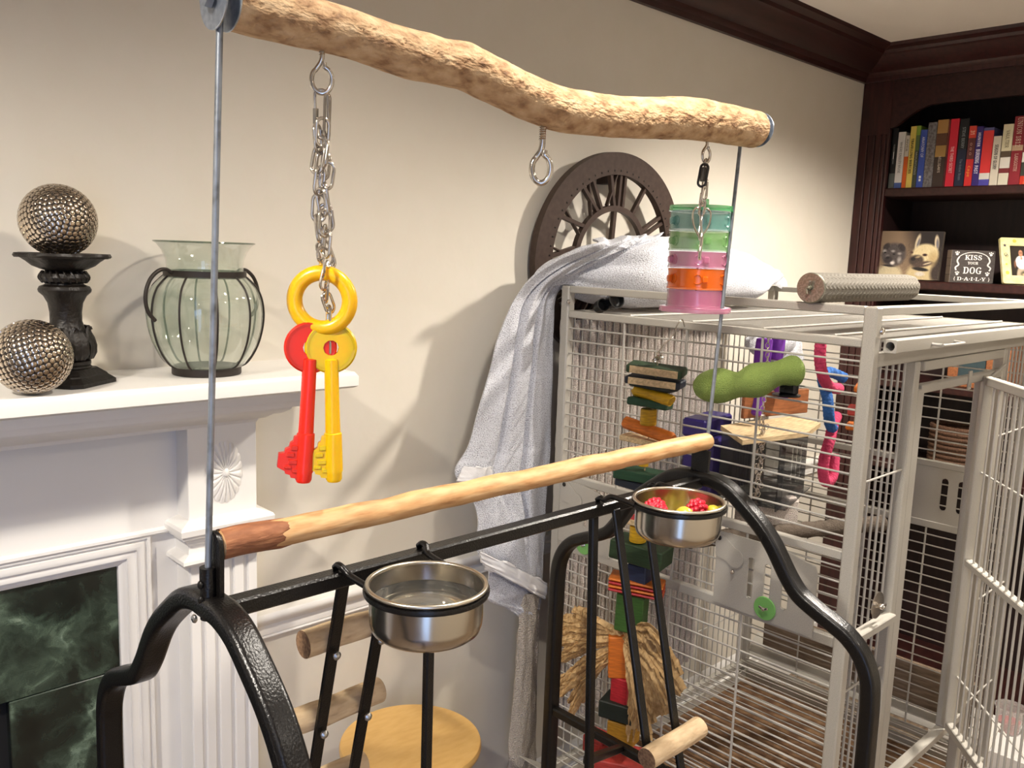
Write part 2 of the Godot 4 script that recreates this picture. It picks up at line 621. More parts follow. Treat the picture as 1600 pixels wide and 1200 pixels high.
	M.kraft = mat("brown tray paper", rgb(138, 108, 78), 0.9, 0.0, noise(0.02, 53, 256, [[0.0, rgb(120, 95, 70)], [1.0, w]]), Vector3.ONE * 3)
	M.terry = mat("grey terry loops", rgb(236, 228, 222), 1.0, 0.0, noise(0.12, 54, 256, [[0.0, rgb(140, 130, 126)], [0.5, rgb(225, 220, 216)], [1.0, w]], 3), Vector3.ONE * 9, noise(0.16, 55, 256, [], 2), 0.45)
	M.terry_white = mat("pale terry loops", rgb(214, 207, 196), 1.0, 0.0, noise(0.12, 54, 256, [[0.0, rgb(190, 182, 174)], [1.0, w]], 3), Vector3.ONE * 8, noise(0.11, 56, 256, [], 2), 0.6)
	var fleck := noise(0.11, 57, 512, [[0.0, rgb(70, 68, 76)], [0.24, rgb(110, 108, 116)], [0.33, rgb(236, 237, 240)], [1.0, w]], 2)
	M.towel = mat("pale grey towel with dark flecks", rgb(220, 221, 226), 1.0, 0.0, fleck, Vector3.ONE * 5.5, noise(0.2, 58, 256, [], 3), 0.25)
	M.towel_hem = mat("smooth towel hem", rgb(226, 225, 226), 0.95, 0.0, null, Vector3.ONE * 30, noise(0.1, 59, 128), 0.05)
	M.grit_green = mat("green grit", rgb(142, 164, 84), 0.95, 0.0, noise(0.12, 60, 256, [[0.0, rgb(196, 200, 190)], [1.0, w]], 3), Vector3.ONE * 12, noise(0.15, 61, 256, [], 3), 0.4)
	M.grit_grey = mat("grey grit tape", rgb(134, 128, 116), 0.8, 0.0, noise(0.2, 62, 256, [[0.0, rgb(170, 166, 160)], [1.0, w]], 3), Vector3.ONE * 14, noise(0.2, 63, 256), 0.1)
	M.cap_metal = mat("dull galvanised cap", rgb(176, 174, 160), 0.4, 0.8, noise(0.05, 64, 256, [[0.0, rgb(180, 178, 170)], [1.0, w]]), Vector3.ONE * 14)
	M.green_plastic = mat("green plastic washer", rgb(118, 178, 96), 0.45)
	M.black_plastic = mat("black plastic", rgb(18, 18, 20), 0.25)
	M.cord = mat("natural cord", rgb(170, 150, 120), 0.9)
	var grain := noise(0.015, 65, 256, [[0.0, rgb(176, 170, 166)], [1.0, w]], 4)
	for q in [["dye_green", rgb(46, 74, 44)], ["dye_navy", rgb(26, 36, 54)], ["dye_dark", rgb(24, 36, 30)], ["dye_yellow", rgb(228, 180, 16)], ["dye_teal", rgb(38, 84, 58)], ["dye_orange", rgb(232, 126, 30)], ["dye_red", rgb(196, 36, 50)], ["dye_blue", rgb(40, 56, 92)], ["dye_leaf", rgb(66, 112, 46)], ["dye_ochre", rgb(186, 136, 32)], ["dye_coral", rgb(206, 70, 62)]]:
		M[q[0]] = mat("dyed wood " + q[0], q[1], 0.55, 0.0, grain, V(8, 40, 8))
	M.raw_wood = mat("bare pine", rgb(240, 214, 168), 0.7, 0.0, grain, V(5, 30, 30))
	M.orange_wood = mat("orange brown wood", rgb(168, 104, 62), 0.6, 0.0, grain, V(4, 24, 24))
	M.grey_plank = mat("weathered plank", rgb(158, 138, 118), 0.8, 0.0, grain, V(20, 20, 3))
	M.grey_branch = mat("grey brown rough bark", rgb(116, 104, 92), 0.9, 0.0, grain, V(12, 30, 12), noise(0.06, 66, 256), 0.3)
	M.husk = mat("dry corn husk", rgb(236, 204, 150), 0.75, 0.0, noise(0.02, 67, 256, [[0.0, rgb(160, 140, 115)], [1.0, w]], 4), V(8, 8, 30))
	M.husk.backlight_enabled = true
	M.husk.backlight = Color(0.25, 0.18, 0.1)
	M.purple = mat("purple plush", rgb(98, 34, 140), 0.8)
	M.indigo = mat("indigo plastic", rgb(46, 34, 104), 0.35)
	M.smoky = mat("smoky clear plastic", Color(0.2, 0.21, 0.22, 0.55), 0.1)
	M.smoky.transparency = BaseMaterial3D.TRANSPARENCY_ALPHA
	M.rope_pink = mat("pink cotton rope", rgb(208, 66, 106), 0.9, 0.0, null, Vector3.ONE * 20, noise(0.05, 68, 128), 0.2)
	M.rope_blue = mat("blue cotton rope", rgb(52, 104, 176), 0.9, 0.0, null, Vector3.ONE * 20, noise(0.05, 68, 128), 0.2)

func soft(called: String, c: Color, rough: float) -> StandardMaterial3D:
	var m := mat(called, c, rough)
	m.subsurf_scatter_enabled = true
	m.subsurf_scatter_strength = 0.35
	return m

func room() -> void:
	var x0 := -3.2
	var x1 := 3.75
	var z0 := -1.6
	var z1 := 0.95
	struct("floor", S().slab(V(x0 - 0.1, -0.1, z0 - 0.1), V(x1 + 0.1, 0, z1 + 0.1)), M.floor)
	struct("ceiling", S().slab(V(x0 - 0.1, CEIL, z0 - 0.1), V(x1 + 0.1, CEIL + 0.1, z1 + 0.1)), M.ceiling)
	struct("wall_back", S().slab(V(x0 - 0.1, 0, z0 - 0.1), V(x1 + 0.1, CEIL, z0)), M.wall)
	struct("wall_right", S().slab(V(x1, 0, z0), V(x1 + 0.1, CEIL, z1)), M.wall)
	struct("wall_front", S().slab(V(x0 - 0.1, 0, z1), V(-1.95, CEIL, z1 + 0.1)).slab(V(-0.35, 0, z1), V(x1 + 0.1, CEIL, z1 + 0.1)).slab(V(-1.95, 2.1, z1), V(-0.35, CEIL, z1 + 0.1)), M.wall)
	struct("wall_left", S().slab(V(x0 - 0.1, 0, z0), V(x0, CEIL, z1)), M.wall)
	# glass door behind the camera: frame, middle stile and two panes
	var dr := struct("door_1", S().slab(V(-1.95, 0.0, z1 + 0.02), V(-1.89, 2.1, z1 + 0.08), 0.003).slab(V(-0.41, 0.0, z1 + 0.02), V(-0.35, 2.1, z1 + 0.08), 0.003).slab(V(-1.89, 2.04, z1 + 0.02), V(-0.41, 2.1, z1 + 0.08), 0.003).slab(V(-1.89, 0.0, z1 + 0.02), V(-0.41, 0.07, z1 + 0.08), 0.003).slab(V(-1.185, 0.07, z1 + 0.02), V(-1.115, 2.04, z1 + 0.08), 0.003), M.white)
	for x in [[-1.89, -1.185], [-1.115, -0.41]]: struct("pane", S().slab(V(x[0], 0.07, z1 + 0.045), V(x[1], 2.04, z1 + 0.051)), M.pane, dr)
	# crown moulding, dark wood: profile (out from the wall, up)
	var prof := [Vector2(0, 0), Vector2(0.014, 0), Vector2(0.016, 0.016), Vector2(0.026, 0.022), Vector2(0.03, 0.03), Vector2(0.05, 0.036), Vector2(0.085, 0.052), Vector2(0.11, 0.07), Vector2(0.122, 0.074), Vector2(0.128, 0.084), Vector2(0.158, 0.09), Vector2(0.162, CEIL - 2.342), Vector2(0, CEIL - 2.342)]
	var pb := PackedVector2Array()
	for q in prof: pb.append(Vector2(q.x, q.y))
	# back wall run: local x -> +z, local y -> +y, thickness -> -x ... built from the left end
	struct("trim_1", S().extrude(Transform3D(Basis(V(0, 0, 1), V(0, 1, 0), V(-1, 0, 0)), V(x1 - 0.39 + 0.02, 2.342, z0)), pb, x1 - x0 - 0.37), M.mahogany_lying)
	struct("trim_2", S().extrude(Transform3D(Basis(V(-1, 0, 0), V(0, 1, 0), V(0, 0, -1)), V(3.358, 2.342, z0 + 1.75)), pb, 1.75), M.mahogany)
	# chair rail on the back wall, right of the fireplace: profile (out, up)
	var rail := PackedVector2Array([Vector2(0, 0), Vector2(0.008, 0), Vector2(0.011, 0.004), Vector2(0.009, 0.009), Vector2(0.011, 0.010), Vector2(0.012, 0.022), Vector2(0.010, 0.030), Vector2(0.016, 0.036), Vector2(0.024, 0.042), Vector2(0.028, 0.049), Vector2(0.028, 0.056), Vector2(0.024, 0.062), Vector2(0, 0.063)])
	struct("trim_3", S().extrude(Transform3D(Basis(V(0, 0, 1), V(0, 1, 0), V(-1, 0, 0)), V(3.36, 0.83, z0)), rail, 3.36 - 0.772), M.white)
	var base := PackedVector2Array([Vector2(0, 0), Vector2(0.015, 0), Vector2(0.015, 0.14), Vector2(0.012, 0.143), Vector2(0.012, 0.165), Vector2(0.008, 0.17), Vector2(0.008, 0.195), Vector2(0, 0.21)])
	struct("baseboard_back", S().extrude(Transform3D(Basis(V(0, 0, 1), V(0, 1, 0), V(-1, 0, 0)), V(3.36, 0, z0)), base, 3.36 - 0.772), M.white)

func fireplace() -> void:
	var o := thing("fireplace", "white painted fireplace surround with fluted pilaster and green marble facing", "fireplace", V(-0.1, 0, -1.6))
	var xc := -0.1
	var ez := 1.0   # everything is mirrored about x = xc
	var zw := -1.6
	# mantel shelf
	var shelf := PackedVector2Array([Vector2(0, 1.389), Vector2(0.219, 1.389), Vector2(0.225, 1.393), Vector2(0.225, 1.411), Vector2(0.219, 1.419), Vector2(0.213, 1.42), Vector2(0, 1.42)])
	var sb := S()
	# rectangular slab whose three free edges carry the shelf profile
	var rings := []
	for q in shelf:
		var e: float = q.x - 0.225
		rings.append([V(-1.119 - e, q.y, zw), V(-1.119 - e, q.y, zw + q.x), V(0.919 + e, q.y, zw + q.x), V(0.919 + e, q.y, zw)] if q.x > 0 else [])
	for i in range(1, 5):
		for k in 3: sb.quad(rings[i][k], rings[i][k + 1], rings[i + 1][k + 1], rings[i + 1][k])
	sb.quad(rings[5][0], rings[5][1], rings[5][2], rings[5][3])
	sb.quad(rings[1][3], rings[1][2], rings[1][1], rings[1][0])
	part(o, "mantel_shelf", sb, M.white)
	# cornice under the shelf: stepped cove, out = distance from wall, also returning on the ends
	var steps := [Vector2(0.173, 1.390), Vector2(0.173, 1.365), Vector2(0.163, 1.364), Vector2(0.160, 1.352), Vector2(0.146, 1.350), Vector2(0.143, 1.344), Vector2(0.132, 1.337), Vector2(0.120, 1.3345), Vector2(0.109, 1.3265), Vector2(0.101, 1.326), Vector2(0.097, 1.318)]
	var cs := S()
	for i in steps.size() - 1:
		var a: Vector2 = steps[i + 1]
		var b: Vector2 = steps[i]
		var pts := []
		for q in [a, b]:
			var e: float = q.x - 0.097
			pts.append([V(-0.975 - e, q.y, zw), V(-0.975 - e, q.y, zw + q.x), V(0.775 + e, q.y, zw + q.x), V(0.775 + e, q.y, zw)])
		for k in 3: cs.quad(pts[0][k], pts[0][k + 1], pts[1][k + 1], pts[1][k])
	part(o, "cornice", cs, M.white)
	# frieze and surround boards
	part(o, "frieze", S().slab(V(-0.86, 1.128, zw), V(0.66, 1.33, -1.552), 0.002).extrude(Transform3D(Basis(V(0, 0, 1), V(0, 1, 0), V(-1, 0, 0)), V(0.642, 1.118, -1.56)), PackedVector2Array([Vector2(0, 0), Vector2(0.011, 0.0), Vector2(0.016, 0.004), Vector2(0.016, 0.009), Vector2(0.009, 0.012), Vector2(0, 0.02)]), 1.484), M.white)
	part(o, "surround", S().slab(V(0.585, 0, zw), V(0.66, 1.13, -1.56)).slab(V(-0.86, 0, zw), V(-0.785, 1.13, -1.56)).slab(V(-0.785, 1.08, zw), V(0.585, 1.13, -1.56)), M.white)
	# stepped moulding round the marble: (distance from marble edge, z)
	var mp := [Vector2(0.0, -1.582), Vector2(0.0, -1.566), Vector2(0.006, -1.562), Vector2(0.012, -1.560), Vector2(0.013, -1.556), Vector2(0.020, -1.554), Vector2(0.027, -1.556), Vector2(0.028, -1.551), Vector2(0.035, -1.548), Vector2(0.041, -1.549), Vector2(0.042, -1.5535), Vector2(0.046, -1.5535), Vector2(0.047, -1.548), Vector2(0.052, -1.548), Vector2(0.053, -1.56)]
	var ms := S()
	for i in mp.size() - 1:
		var pts := []
		for q in [mp[i], mp[i + 1]]:
			pts.append([V(0.535 + q.x, 0, q.y), V(0.535 + q.x, 1.068 + q.x, q.y), V(-0.735 - q.x, 1.068 + q.x, q.y), V(-0.735 - q.x, 0, q.y)])
		for k in 3: ms.quad(pts[0][k], pts[1][k], pts[1][k + 1], pts[0][k + 1])
	part(o, "marble_moulding", ms, M.white)
	# marble facing: header and two legs, with open joints
	part(o, "marble_slab", S().slab(V(-0.735, 0.8665, zw), V(0.535, 1.068, -1.572), 0.0015), M.marble)
	part(o, "marble_slab", S().slab(V(0.351, 0, zw), V(0.535, 0.8655, -1.5715), 0.0015), M.marble)
	part(o, "marble_slab", S().slab(V(-0.735, 0, zw), V(-0.551, 0.8655, -1.5715), 0.0015), M.marble)
	part(o, "firebox", S().slab(V(-0.551, 0.0, zw), V(0.351, 0.866, -1.592)), M.firebox)
	# pilasters
	for s in [1.0, -1.0]:
		var mx := func(x: float) -> float: return x if s > 0 else 2.0 * xc - x
		var zp := -1.503
		var slab2 := func(sh: Shape, a: Vector3, b: Vector3, bev: float) -> void: sh.slab(V(mx.call(a.x), a.y, a.z), V(mx.call(b.x), b.y, b.z), bev)
		var blk := S()
		slab2.call(blk, V(0.640, 1.138, zw), V(0.774, 1.336, zp), 0.0012)
		part(o, "pilaster_block", blk, M.white)
		# shaft with recessed flutes
		var sh := S()
		slab2.call(sh, V(0.640, 0, zw), V(0.774, 1.085, zp - 0.006), 0.001)
		var w := 0.134
		var ribs := [0.0, 0.02, 0.0275, 0.047, 0.0545, 0.078, 0.0855, 0.1065, 0.114, 0.134]
		for k in 5:
			slab2.call(sh, V(0.640 + ribs[k * 2], 0, zp - 0.007), V(0.640 + ribs[k * 2 + 1], 1.065, zp), 0.002)
		slab2.call(sh, V(0.640, 1.058, zp - 0.007), V(0.774, 1.085, zp), 0.0015)
		part(o, "pilaster_shaft", sh, M.white)
		# capital: profile of out from the shaft, wrapped on three sides
		var cp := [Vector2(0.0, 1.060), Vector2(0.006, 1.061), Vector2(0.016, 1.066), Vector2(0.020, 1.071), Vector2(0.019, 1.077), Vector2(0.012, 1.081), Vector2(0.003, 1.084), Vector2(0.002, 1.101), Vector2(0.006, 1.104), Vector2(0.006, 1.108), Vector2(0.012, 1.111), Vector2(0.013, 1.115), Vector2(0.020, 1.119), Vector2(0.020, 1.123), Vector2(0.024, 1.125), Vector2(0.025, 1.136), Vector2(0.022, 1.141), Vector2(0.012, 1.145), Vector2(0.0, 1.149)]
		var c := S()
		for i in cp.size() - 1:
			var pts := []
			for q in [cp[i], cp[i + 1]]:
				pts.append([V(0.640 - q.x, q.y, zw), V(0.640 - q.x, q.y, zp + q.x), V(0.774 + q.x, q.y, zp + q.x), V(0.774 + q.x, q.y, zw)])
			for k in 3:
				var f := [pts[0][k], pts[0][k + 1], pts[1][k + 1], pts[1][k]]
				if s > 0: c.quad(f[0], f[1], f[2], f[3])
				else:
					for j in 4: f[j] = V(mx.call(f[j].x), f[j].y, f[j].z)
					c.quad(f[3], f[2], f[1], f[0])
		part(o, "capital", c, M.white, "", 25.0)
		# oval fan medallion, 20 petals with scalloped rim
		var md := S()
		var cx: float = mx.call(0.709)
		var n := 80
		var petals := 20
		var prev := []
		for ri in 9:
			var t := ri / 8.0
			var row := PackedVector3Array()
			for k in n:
				var a := TAU * k / n
				var ph := fposmod(a * petals / TAU, 1.0)
				var sc := sqrt(maxf(0.0, 1.0 - pow(2.0 * ph - 1.0, 2.0)))
				var rr := t * (0.93 + 0.07 * sc)
				var z := zp + 0.0015 + 0.0075 * sin(PI * minf(1.0, t * 0.9 + 0.1)) * (0.55 + 0.45 * sc)
				if t < 0.18: z = zp + 0.008
				elif t > 0.93: z = zp + 0.0005
				row.append(V(cx + cos(a) * rr * 0.036, 1.2295 + sin(a) * rr * 0.0605, z))
			prev.append(row)
		for ri in 8:
			for k in n: md.quad(prev[ri][k], prev[ri + 1][k], prev[ri + 1][(k + 1) % n], prev[ri][(k + 1) % n])
		md.ball(V(cx, 1.2295, zp + 0.008), V(0.006, 0.008, 0.004), 12)
		part(o, "medallion", md, M.white, "", 20.0)

func bookcase() -> void:
	var xb := 3.358
	var o := thing("bookcase", "dark mahogany built-in bookcase with fluted pilaster and arched header", "bookcase", V(3.55, 0, -0.9))
	var zl := -1.598
	var zr := 0.15
	# pilaster with flutes
	var p := S()
	p.slab(V(xb + 0.006, 0, zl), V(xb + 0.022, 2.345, -1.483), 0.001)
	var cuts := [zl, -1.566, -1.5625, -1.539, -1.5355, -1.513, -1.5095, -1.4955, -1.492, -1.483]
	for k in 5: p.slab(V(xb, 0.75, cuts[k * 2]), V(xb + 0.01, 2.15, cuts[k * 2 + 1]), 0.0022)
	p.slab(V(xb, 2.148, zl), V(xb + 0.01, 2.345, -1.483), 0.001)
	p.slab(V(xb, 0.0, zl), V(xb + 0.01, 0.76, -1.483), 0.001)
	part(o, "pilaster", p, M.mahogany)
	part(o, "pilaster", S().slab(V(xb, 0, zr - 0.115), V(xb + 0.022, 2.345, zr), 0.002), M.mahogany)
	# header with an arch: outline in (-z, y)
	var h := PackedVector2Array()
	h.append(Vector2(1.483, 2.345)); h.append(Vector2(-zr + 0.115, 2.345))
	var arch := [Vector2(-0.1 - 0.035, 2.15), Vector2(0.02, 2.21), Vector2(0.10, 2.238), Vector2(0.2, 2.245), Vector2(1.02, 2.245), Vector2(1.20, 2.2445), Vector2(1.29, 2.244), Vector2(1.345, 2.241), Vector2(1.385, 2.227), Vector2(1.42, 2.206), Vector2(1.445, 2.186), Vector2(1.465, 2.174), Vector2(1.483, 2.168)]
	arch[0] = Vector2(-zr + 0.115, 2.15)
	for q in arch: h.append(q)
	part(o, "header", S().extrude(Transform3D(Basis(V(0, 0, -1), V(0, 1, 0), V(1, 0, 0)), V(xb, 0, 0)), h, 0.02), M.mahogany_lying)
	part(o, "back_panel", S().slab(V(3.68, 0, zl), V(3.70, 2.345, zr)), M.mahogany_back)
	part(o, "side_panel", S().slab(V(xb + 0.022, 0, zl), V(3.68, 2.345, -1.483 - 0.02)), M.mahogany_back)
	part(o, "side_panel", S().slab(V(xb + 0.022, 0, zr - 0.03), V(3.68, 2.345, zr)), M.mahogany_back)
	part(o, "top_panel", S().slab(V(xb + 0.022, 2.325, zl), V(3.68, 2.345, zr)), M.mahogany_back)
	for y in [[1.947, 0.031], [1.602, 0.032], [1.22, 0.03], [0.90, 0.03], [0.1, 0.03]]:
		part(o, "shelf", S().slab(V(xb + 0.008, y[0] - y[1], -1.503), V(3.68, y[0], zr - 0.03), 0.004), M.mahogany_lying)
	part(o, "plinth", S().slab(V(xb + 0.004, 0, -1.483), V(xb + 0.02, 0.1, zr - 0.115), 0.001), M.mahogany_lying)

const SZ := -0.835      # the play stand stands in this plane

func play_stand() -> void:
	var o := thing("play_stand", "black metal bird play stand with wooden perches and a driftwood branch on two rods", "play stand", V(0.82, 0, SZ))
	var XL := 0.379
	var XR := 1.269
	# two arched hoops: half path (distance from the middle, height), mirrored
	var half := [Vector2(0, 1.275), Vector2(0.03, 1.2745), Vector2(0.062, 1.264), Vector2(0.095, 1.241), Vector2(0.125, 1.217), Vector2(0.148, 1.192), Vector2(0.166, 1.166), Vector2(0.180, 1.146), Vector2(0.200, 1.124), Vector2(0.228, 1.109), Vector2(0.258, 1.096), Vector2(0.285, 1.083), Vector2(0.307, 1.063), Vector2(0.322, 1.035), Vector2(0.328, 1.0), Vector2(0.330, 0.9), Vector2(0.331, 0.5), Vector2(0.334, 0.06), Vector2(0.335, 0.012)]
	for hx in [XL, XR]:
		var p := []
		for i in half.size(): p.append(V(hx, half[half.size() - 1 - i].y, SZ - half[half.size() - 1 - i].x))
		for i in range(1, half.size()): p.append(V(hx, half[i].y, SZ + half[i].x))
		part(o, "hoop", S().sweep(round_rect(0.031, 0.024, 0.007, 3), curve(p, 0.012), Vector3.RIGHT), M.black_iron)
		for s in [-1.0, 1.0]:
			part(o, "rubber_foot", S().lathe(T(V(hx, 0, SZ + s * 0.335)), [Vector2(0.0, 0.0), Vector2(0.018, 0.0), Vector2(0.019, 0.01), Vector2(0.0165, 0.03), Vector2(0.0, 0.03)], 14), M.black_rubber)
		part(o, "cross_bar", S().bar(V(hx, 0.70, SZ - 0.33), V(hx, 0.70, SZ + 0.33), 0.018, 0.018, 0.003), M.black_iron)
	# square bar between the hoops
	part(o, "top_bar", S().bar(V(XL + 0.008, 1.268, SZ), V(XR - 0.008, 1.268, SZ), 0.022, 0.019, 0.0025), M.black_iron)
	part(o, "stretcher", S().bar(V(XL, 0.70, SZ), V(XR, 0.70, SZ), 0.018, 0.018, 0.003), M.black_iron)
	# brackets that carry the perch and the rods
	var bl := S().tube(PackedVector3Array([V(0.3745, 1.262, SZ), V(0.3745, 1.318, SZ)]), 0.0085, 16)
	bl.extrude(Transform3D(Basis(V(0, 0, -1), V(0, 1, 0), V(1, 0, 0)), V(0.380, 0, SZ)), PackedVector2Array([Vector2(-0.014, 1.262), Vector2(0.014, 1.262), Vector2(0.0165, 1.335), Vector2(0.0145, 1.347), Vector2(0.008, 1.3535), Vector2(0, 1.3555), Vector2(-0.008, 1.3535), Vector2(-0.0145, 1.347), Vector2(-0.0165, 1.335)]), 0.005)
	var b1 := part(o, "bracket", bl, M.black_iron)
	var br := S().extrude(Transform3D(Basis(V(0, 0, -1), V(0, 1, 0), V(1, 0, 0)), V(1.262, 0, SZ)), PackedVector2Array([Vector2(-0.016, 1.262), Vector2(0.016, 1.262), Vector2(0.018, 1.325), Vector2(-0.018, 1.325)]), 0.006)
	br.tube(PackedVector3Array([V(1.279, 1.262, SZ), V(1.279, 1.318, SZ)]), 0.0085, 16)
	part(o, "bracket", br, M.black_iron)
	for q in [[0.3655, 1.301], [0.3655, 1.285]]:
		part(o, "bolt", S().ball(V(q[0], q[1], SZ + 0.0015), V(0.003, 0.0045, 0.0045), 10), M.black_iron)
	part(o, "bolt", S().ball(V(0.3625, 1.262, SZ - 0.008), V(0.003, 0.0048, 0.0048), 10), M.bolt)
	# lower straight perch with bark left at its near end
	var f := FastNoiseLite.new()
	f.seed = 5; f.frequency = 9.0
	var pp := PackedVector3Array()
	var pr := PackedFloat32Array()
	for i in 61:
		var x := lerpf(0.386, 1.281, i / 60.0)
		pp.append(V(x, 1.3385 + f.get_noise_1d(x) * 0.003, SZ + f.get_noise_2d(x, 3.0) * 0.002))
		pr.append((0.0152 + f.get_noise_2d(x, 9.0) * 0.0012) * (0.9 if i == 0 or i == 60 else 1.0))
	pp.insert(1, pp[0].lerp(pp[1], 0.15)); pr.insert(1, 0.0152)
	pp.insert(61, pp[60].lerp(pp[61], 0.7)); pr.insert(61, 0.0148)
	var perch := part(o, "perch", S().tube(pp, pr, 20), M.dowel, "long straight pale wooden perch")
	var bk := S()
	var g := []
	for i in 16:
		var row := PackedVector3Array()
		for k in 25:
			var a := TAU * k / 24
			var xe := 0.462 + 0.03 * f.get_noise_2d(cos(a) * 0.11, sin(a) * 0.11 + 2.0) + 0.012 * sin(a * 3.0)
			var x := lerpf(0.3875, xe, i / 15.0)
			var rr := 0.0164 if i < 14 else (0.0158 if i == 14 else 0.0148)
			row.append(V(x, 1.3385 + f.get_noise_1d(x) * 0.003 + sin(a) * rr, SZ + cos(a) * rr + f.get_noise_2d(x, 3.0) * 0.002))
		g.append(row)
	for i in 15:
		for k in 24: bk.quad(g[i][k], g[i][k + 1], g[i + 1][k + 1], g[i + 1][k])
	part(perch, "bark_patch", bk, M.dowel_bark, "brown bark left on the near end")
	# two threaded rods that carry the branch
	part(o, "rod", S().tube(PackedVector3Array([V(0.3745, 1.31, SZ), V(0.397, 1.884, SZ)]), 0.0034, 12), M.zinc_rod)
	part(o, "rod", S().tube(PackedVector3Array([V(1.279, 1.31, SZ), V(1.3695, 1.878, -0.866)]), 0.0034, 12), M.zinc_rod)
	branch(o)
	# ladders: a pair of flat bars each, with short wooden rungs bolted across
	for q in [[0.546, -1.0], [0.612, -1.0], [1.027, 1.0], [1.102, 1.0]]:
		var s: float = q[1]
		part(o, "ladder_bar", S().bar(V(q[0], 1.264, SZ + s * 0.009), V(q[0], 0.72, SZ + s * (0.009 + 0.24 * 0.544)), 0.016, 0.007, 0.0015, V(0, 0, 1)), M.black_iron)
	for q in [[0.516, 0.642, 1.172, -1.0], [0.512, 0.648, 1.056, -1.0], [0.514, 0.642, 0.938, -1.0], [1.0, 1.137, 0.905, 1.0], [1.0, 1.137, 0.79, 1.0]]:
		var s: float = q[3]
		var z: float = SZ + s * (0.009 + 0.24 * (1.264 - q[2]) + 0.0205)
		var rp := PackedVector3Array()
		var rr := PackedFloat32Array()
		for i in 9:
			var x := lerpf(q[0], q[1], i / 8.0)
			rp.append(V(x, q[2] + f.get_noise_2d(x, q[2]) * 0.003, z))
			rr.append(0.0168 + f.get_noise_2d(x * 2.0, q[2] + 5.0) * 0.0012)
		var rung := part(o, "rung", S().tube(rp, rr, 18, false, false), M.rung)
		for e in [0, 8]:
			var c := PackedVector3Array([rp[e] - V(0.0004, 0, 0) if e == 0 else rp[e], rp[e] if e == 0 else rp[e] + V(0.0004, 0, 0)])
			part(rung, "end_grain", S().tube(c, rr[e] - 0.0003, 18), M.end_grain)
		for x in ([0.546, 0.612] if s < 0 else [1.027, 1.102]):
			part(o, "ladder_bolt", S().lathe(T(V(x, q[2] - 0.014, z - s * 0.021 + (0.006 if s < 0 else 0.0)), Basis(V(1, 0, 0), V(0, 0, -1), V(0, 1, 0)).inverse()), [Vector2(0.0, -0.001), Vector2(0.0055, -0.001), Vector2(0.0055, 0.0015), Vector2(0.003, 0.004), Vector2(0.0, 0.0045)], 10), M.bolt)
	# uprights and the slanting link
	part(o, "upright", S().bar(V(0.667, 1.262, SZ + 0.003), V(0.667, 0.70, SZ + 0.003), 0.013, 0.011, 0.002, V(0, 0, 1)), M.black_iron)
	part(o, "upright", S().bar(V(0.982, 1.262, SZ + 0.003), V(1.008, 0.70, SZ + 0.003), 0.0145, 0.011, 0.002, V(0, 0, 1)), M.black_iron)
	part(o, "link_bar", S().bar(V(1.0, 0.848, SZ), V(1.262, 0.702, -0.972), 0.014, 0.014, 0.002), M.black_iron)
	# bowl rings with two arms each
	for q in [[0.586, 1.2765, 0.532, 0.655], [1.0656, 1.2905, 1.0, 1.13]]:
		var c := V(q[0], q[1], -0.737)
		var h := part(o, "bowl_holder", S().lathe(T(c), [Vector2(0.0665, -0.0075), Vector2(0.0712, -0.0075), Vector2(0.0718, -0.005), Vector2(0.0712, -0.002), Vector2(0.0665, -0.002), Vector2(0.0665, -0.0075)], 48), M.black_iron)
		for k in 2:
			var x: float = q[2 + k]
			var dx: float = x - q[0]
			var rz := -0.737 - sqrt(maxf(0.0, 0.069 * 0.069 - dx * dx * 0.8))
			part(h, "arm", S().tube(curve([V(x, 1.279, SZ - 0.007), V(x, 1.284, SZ), V(x, 1.283, SZ + 0.008), V(lerpf(x, q[0], 0.06), q[1] - 0.001, SZ + 0.020), V(lerpf(x, q[0], 0.1), q[1] - 0.0045, rz)], 0.004), 0.0042, 10), M.black_iron)

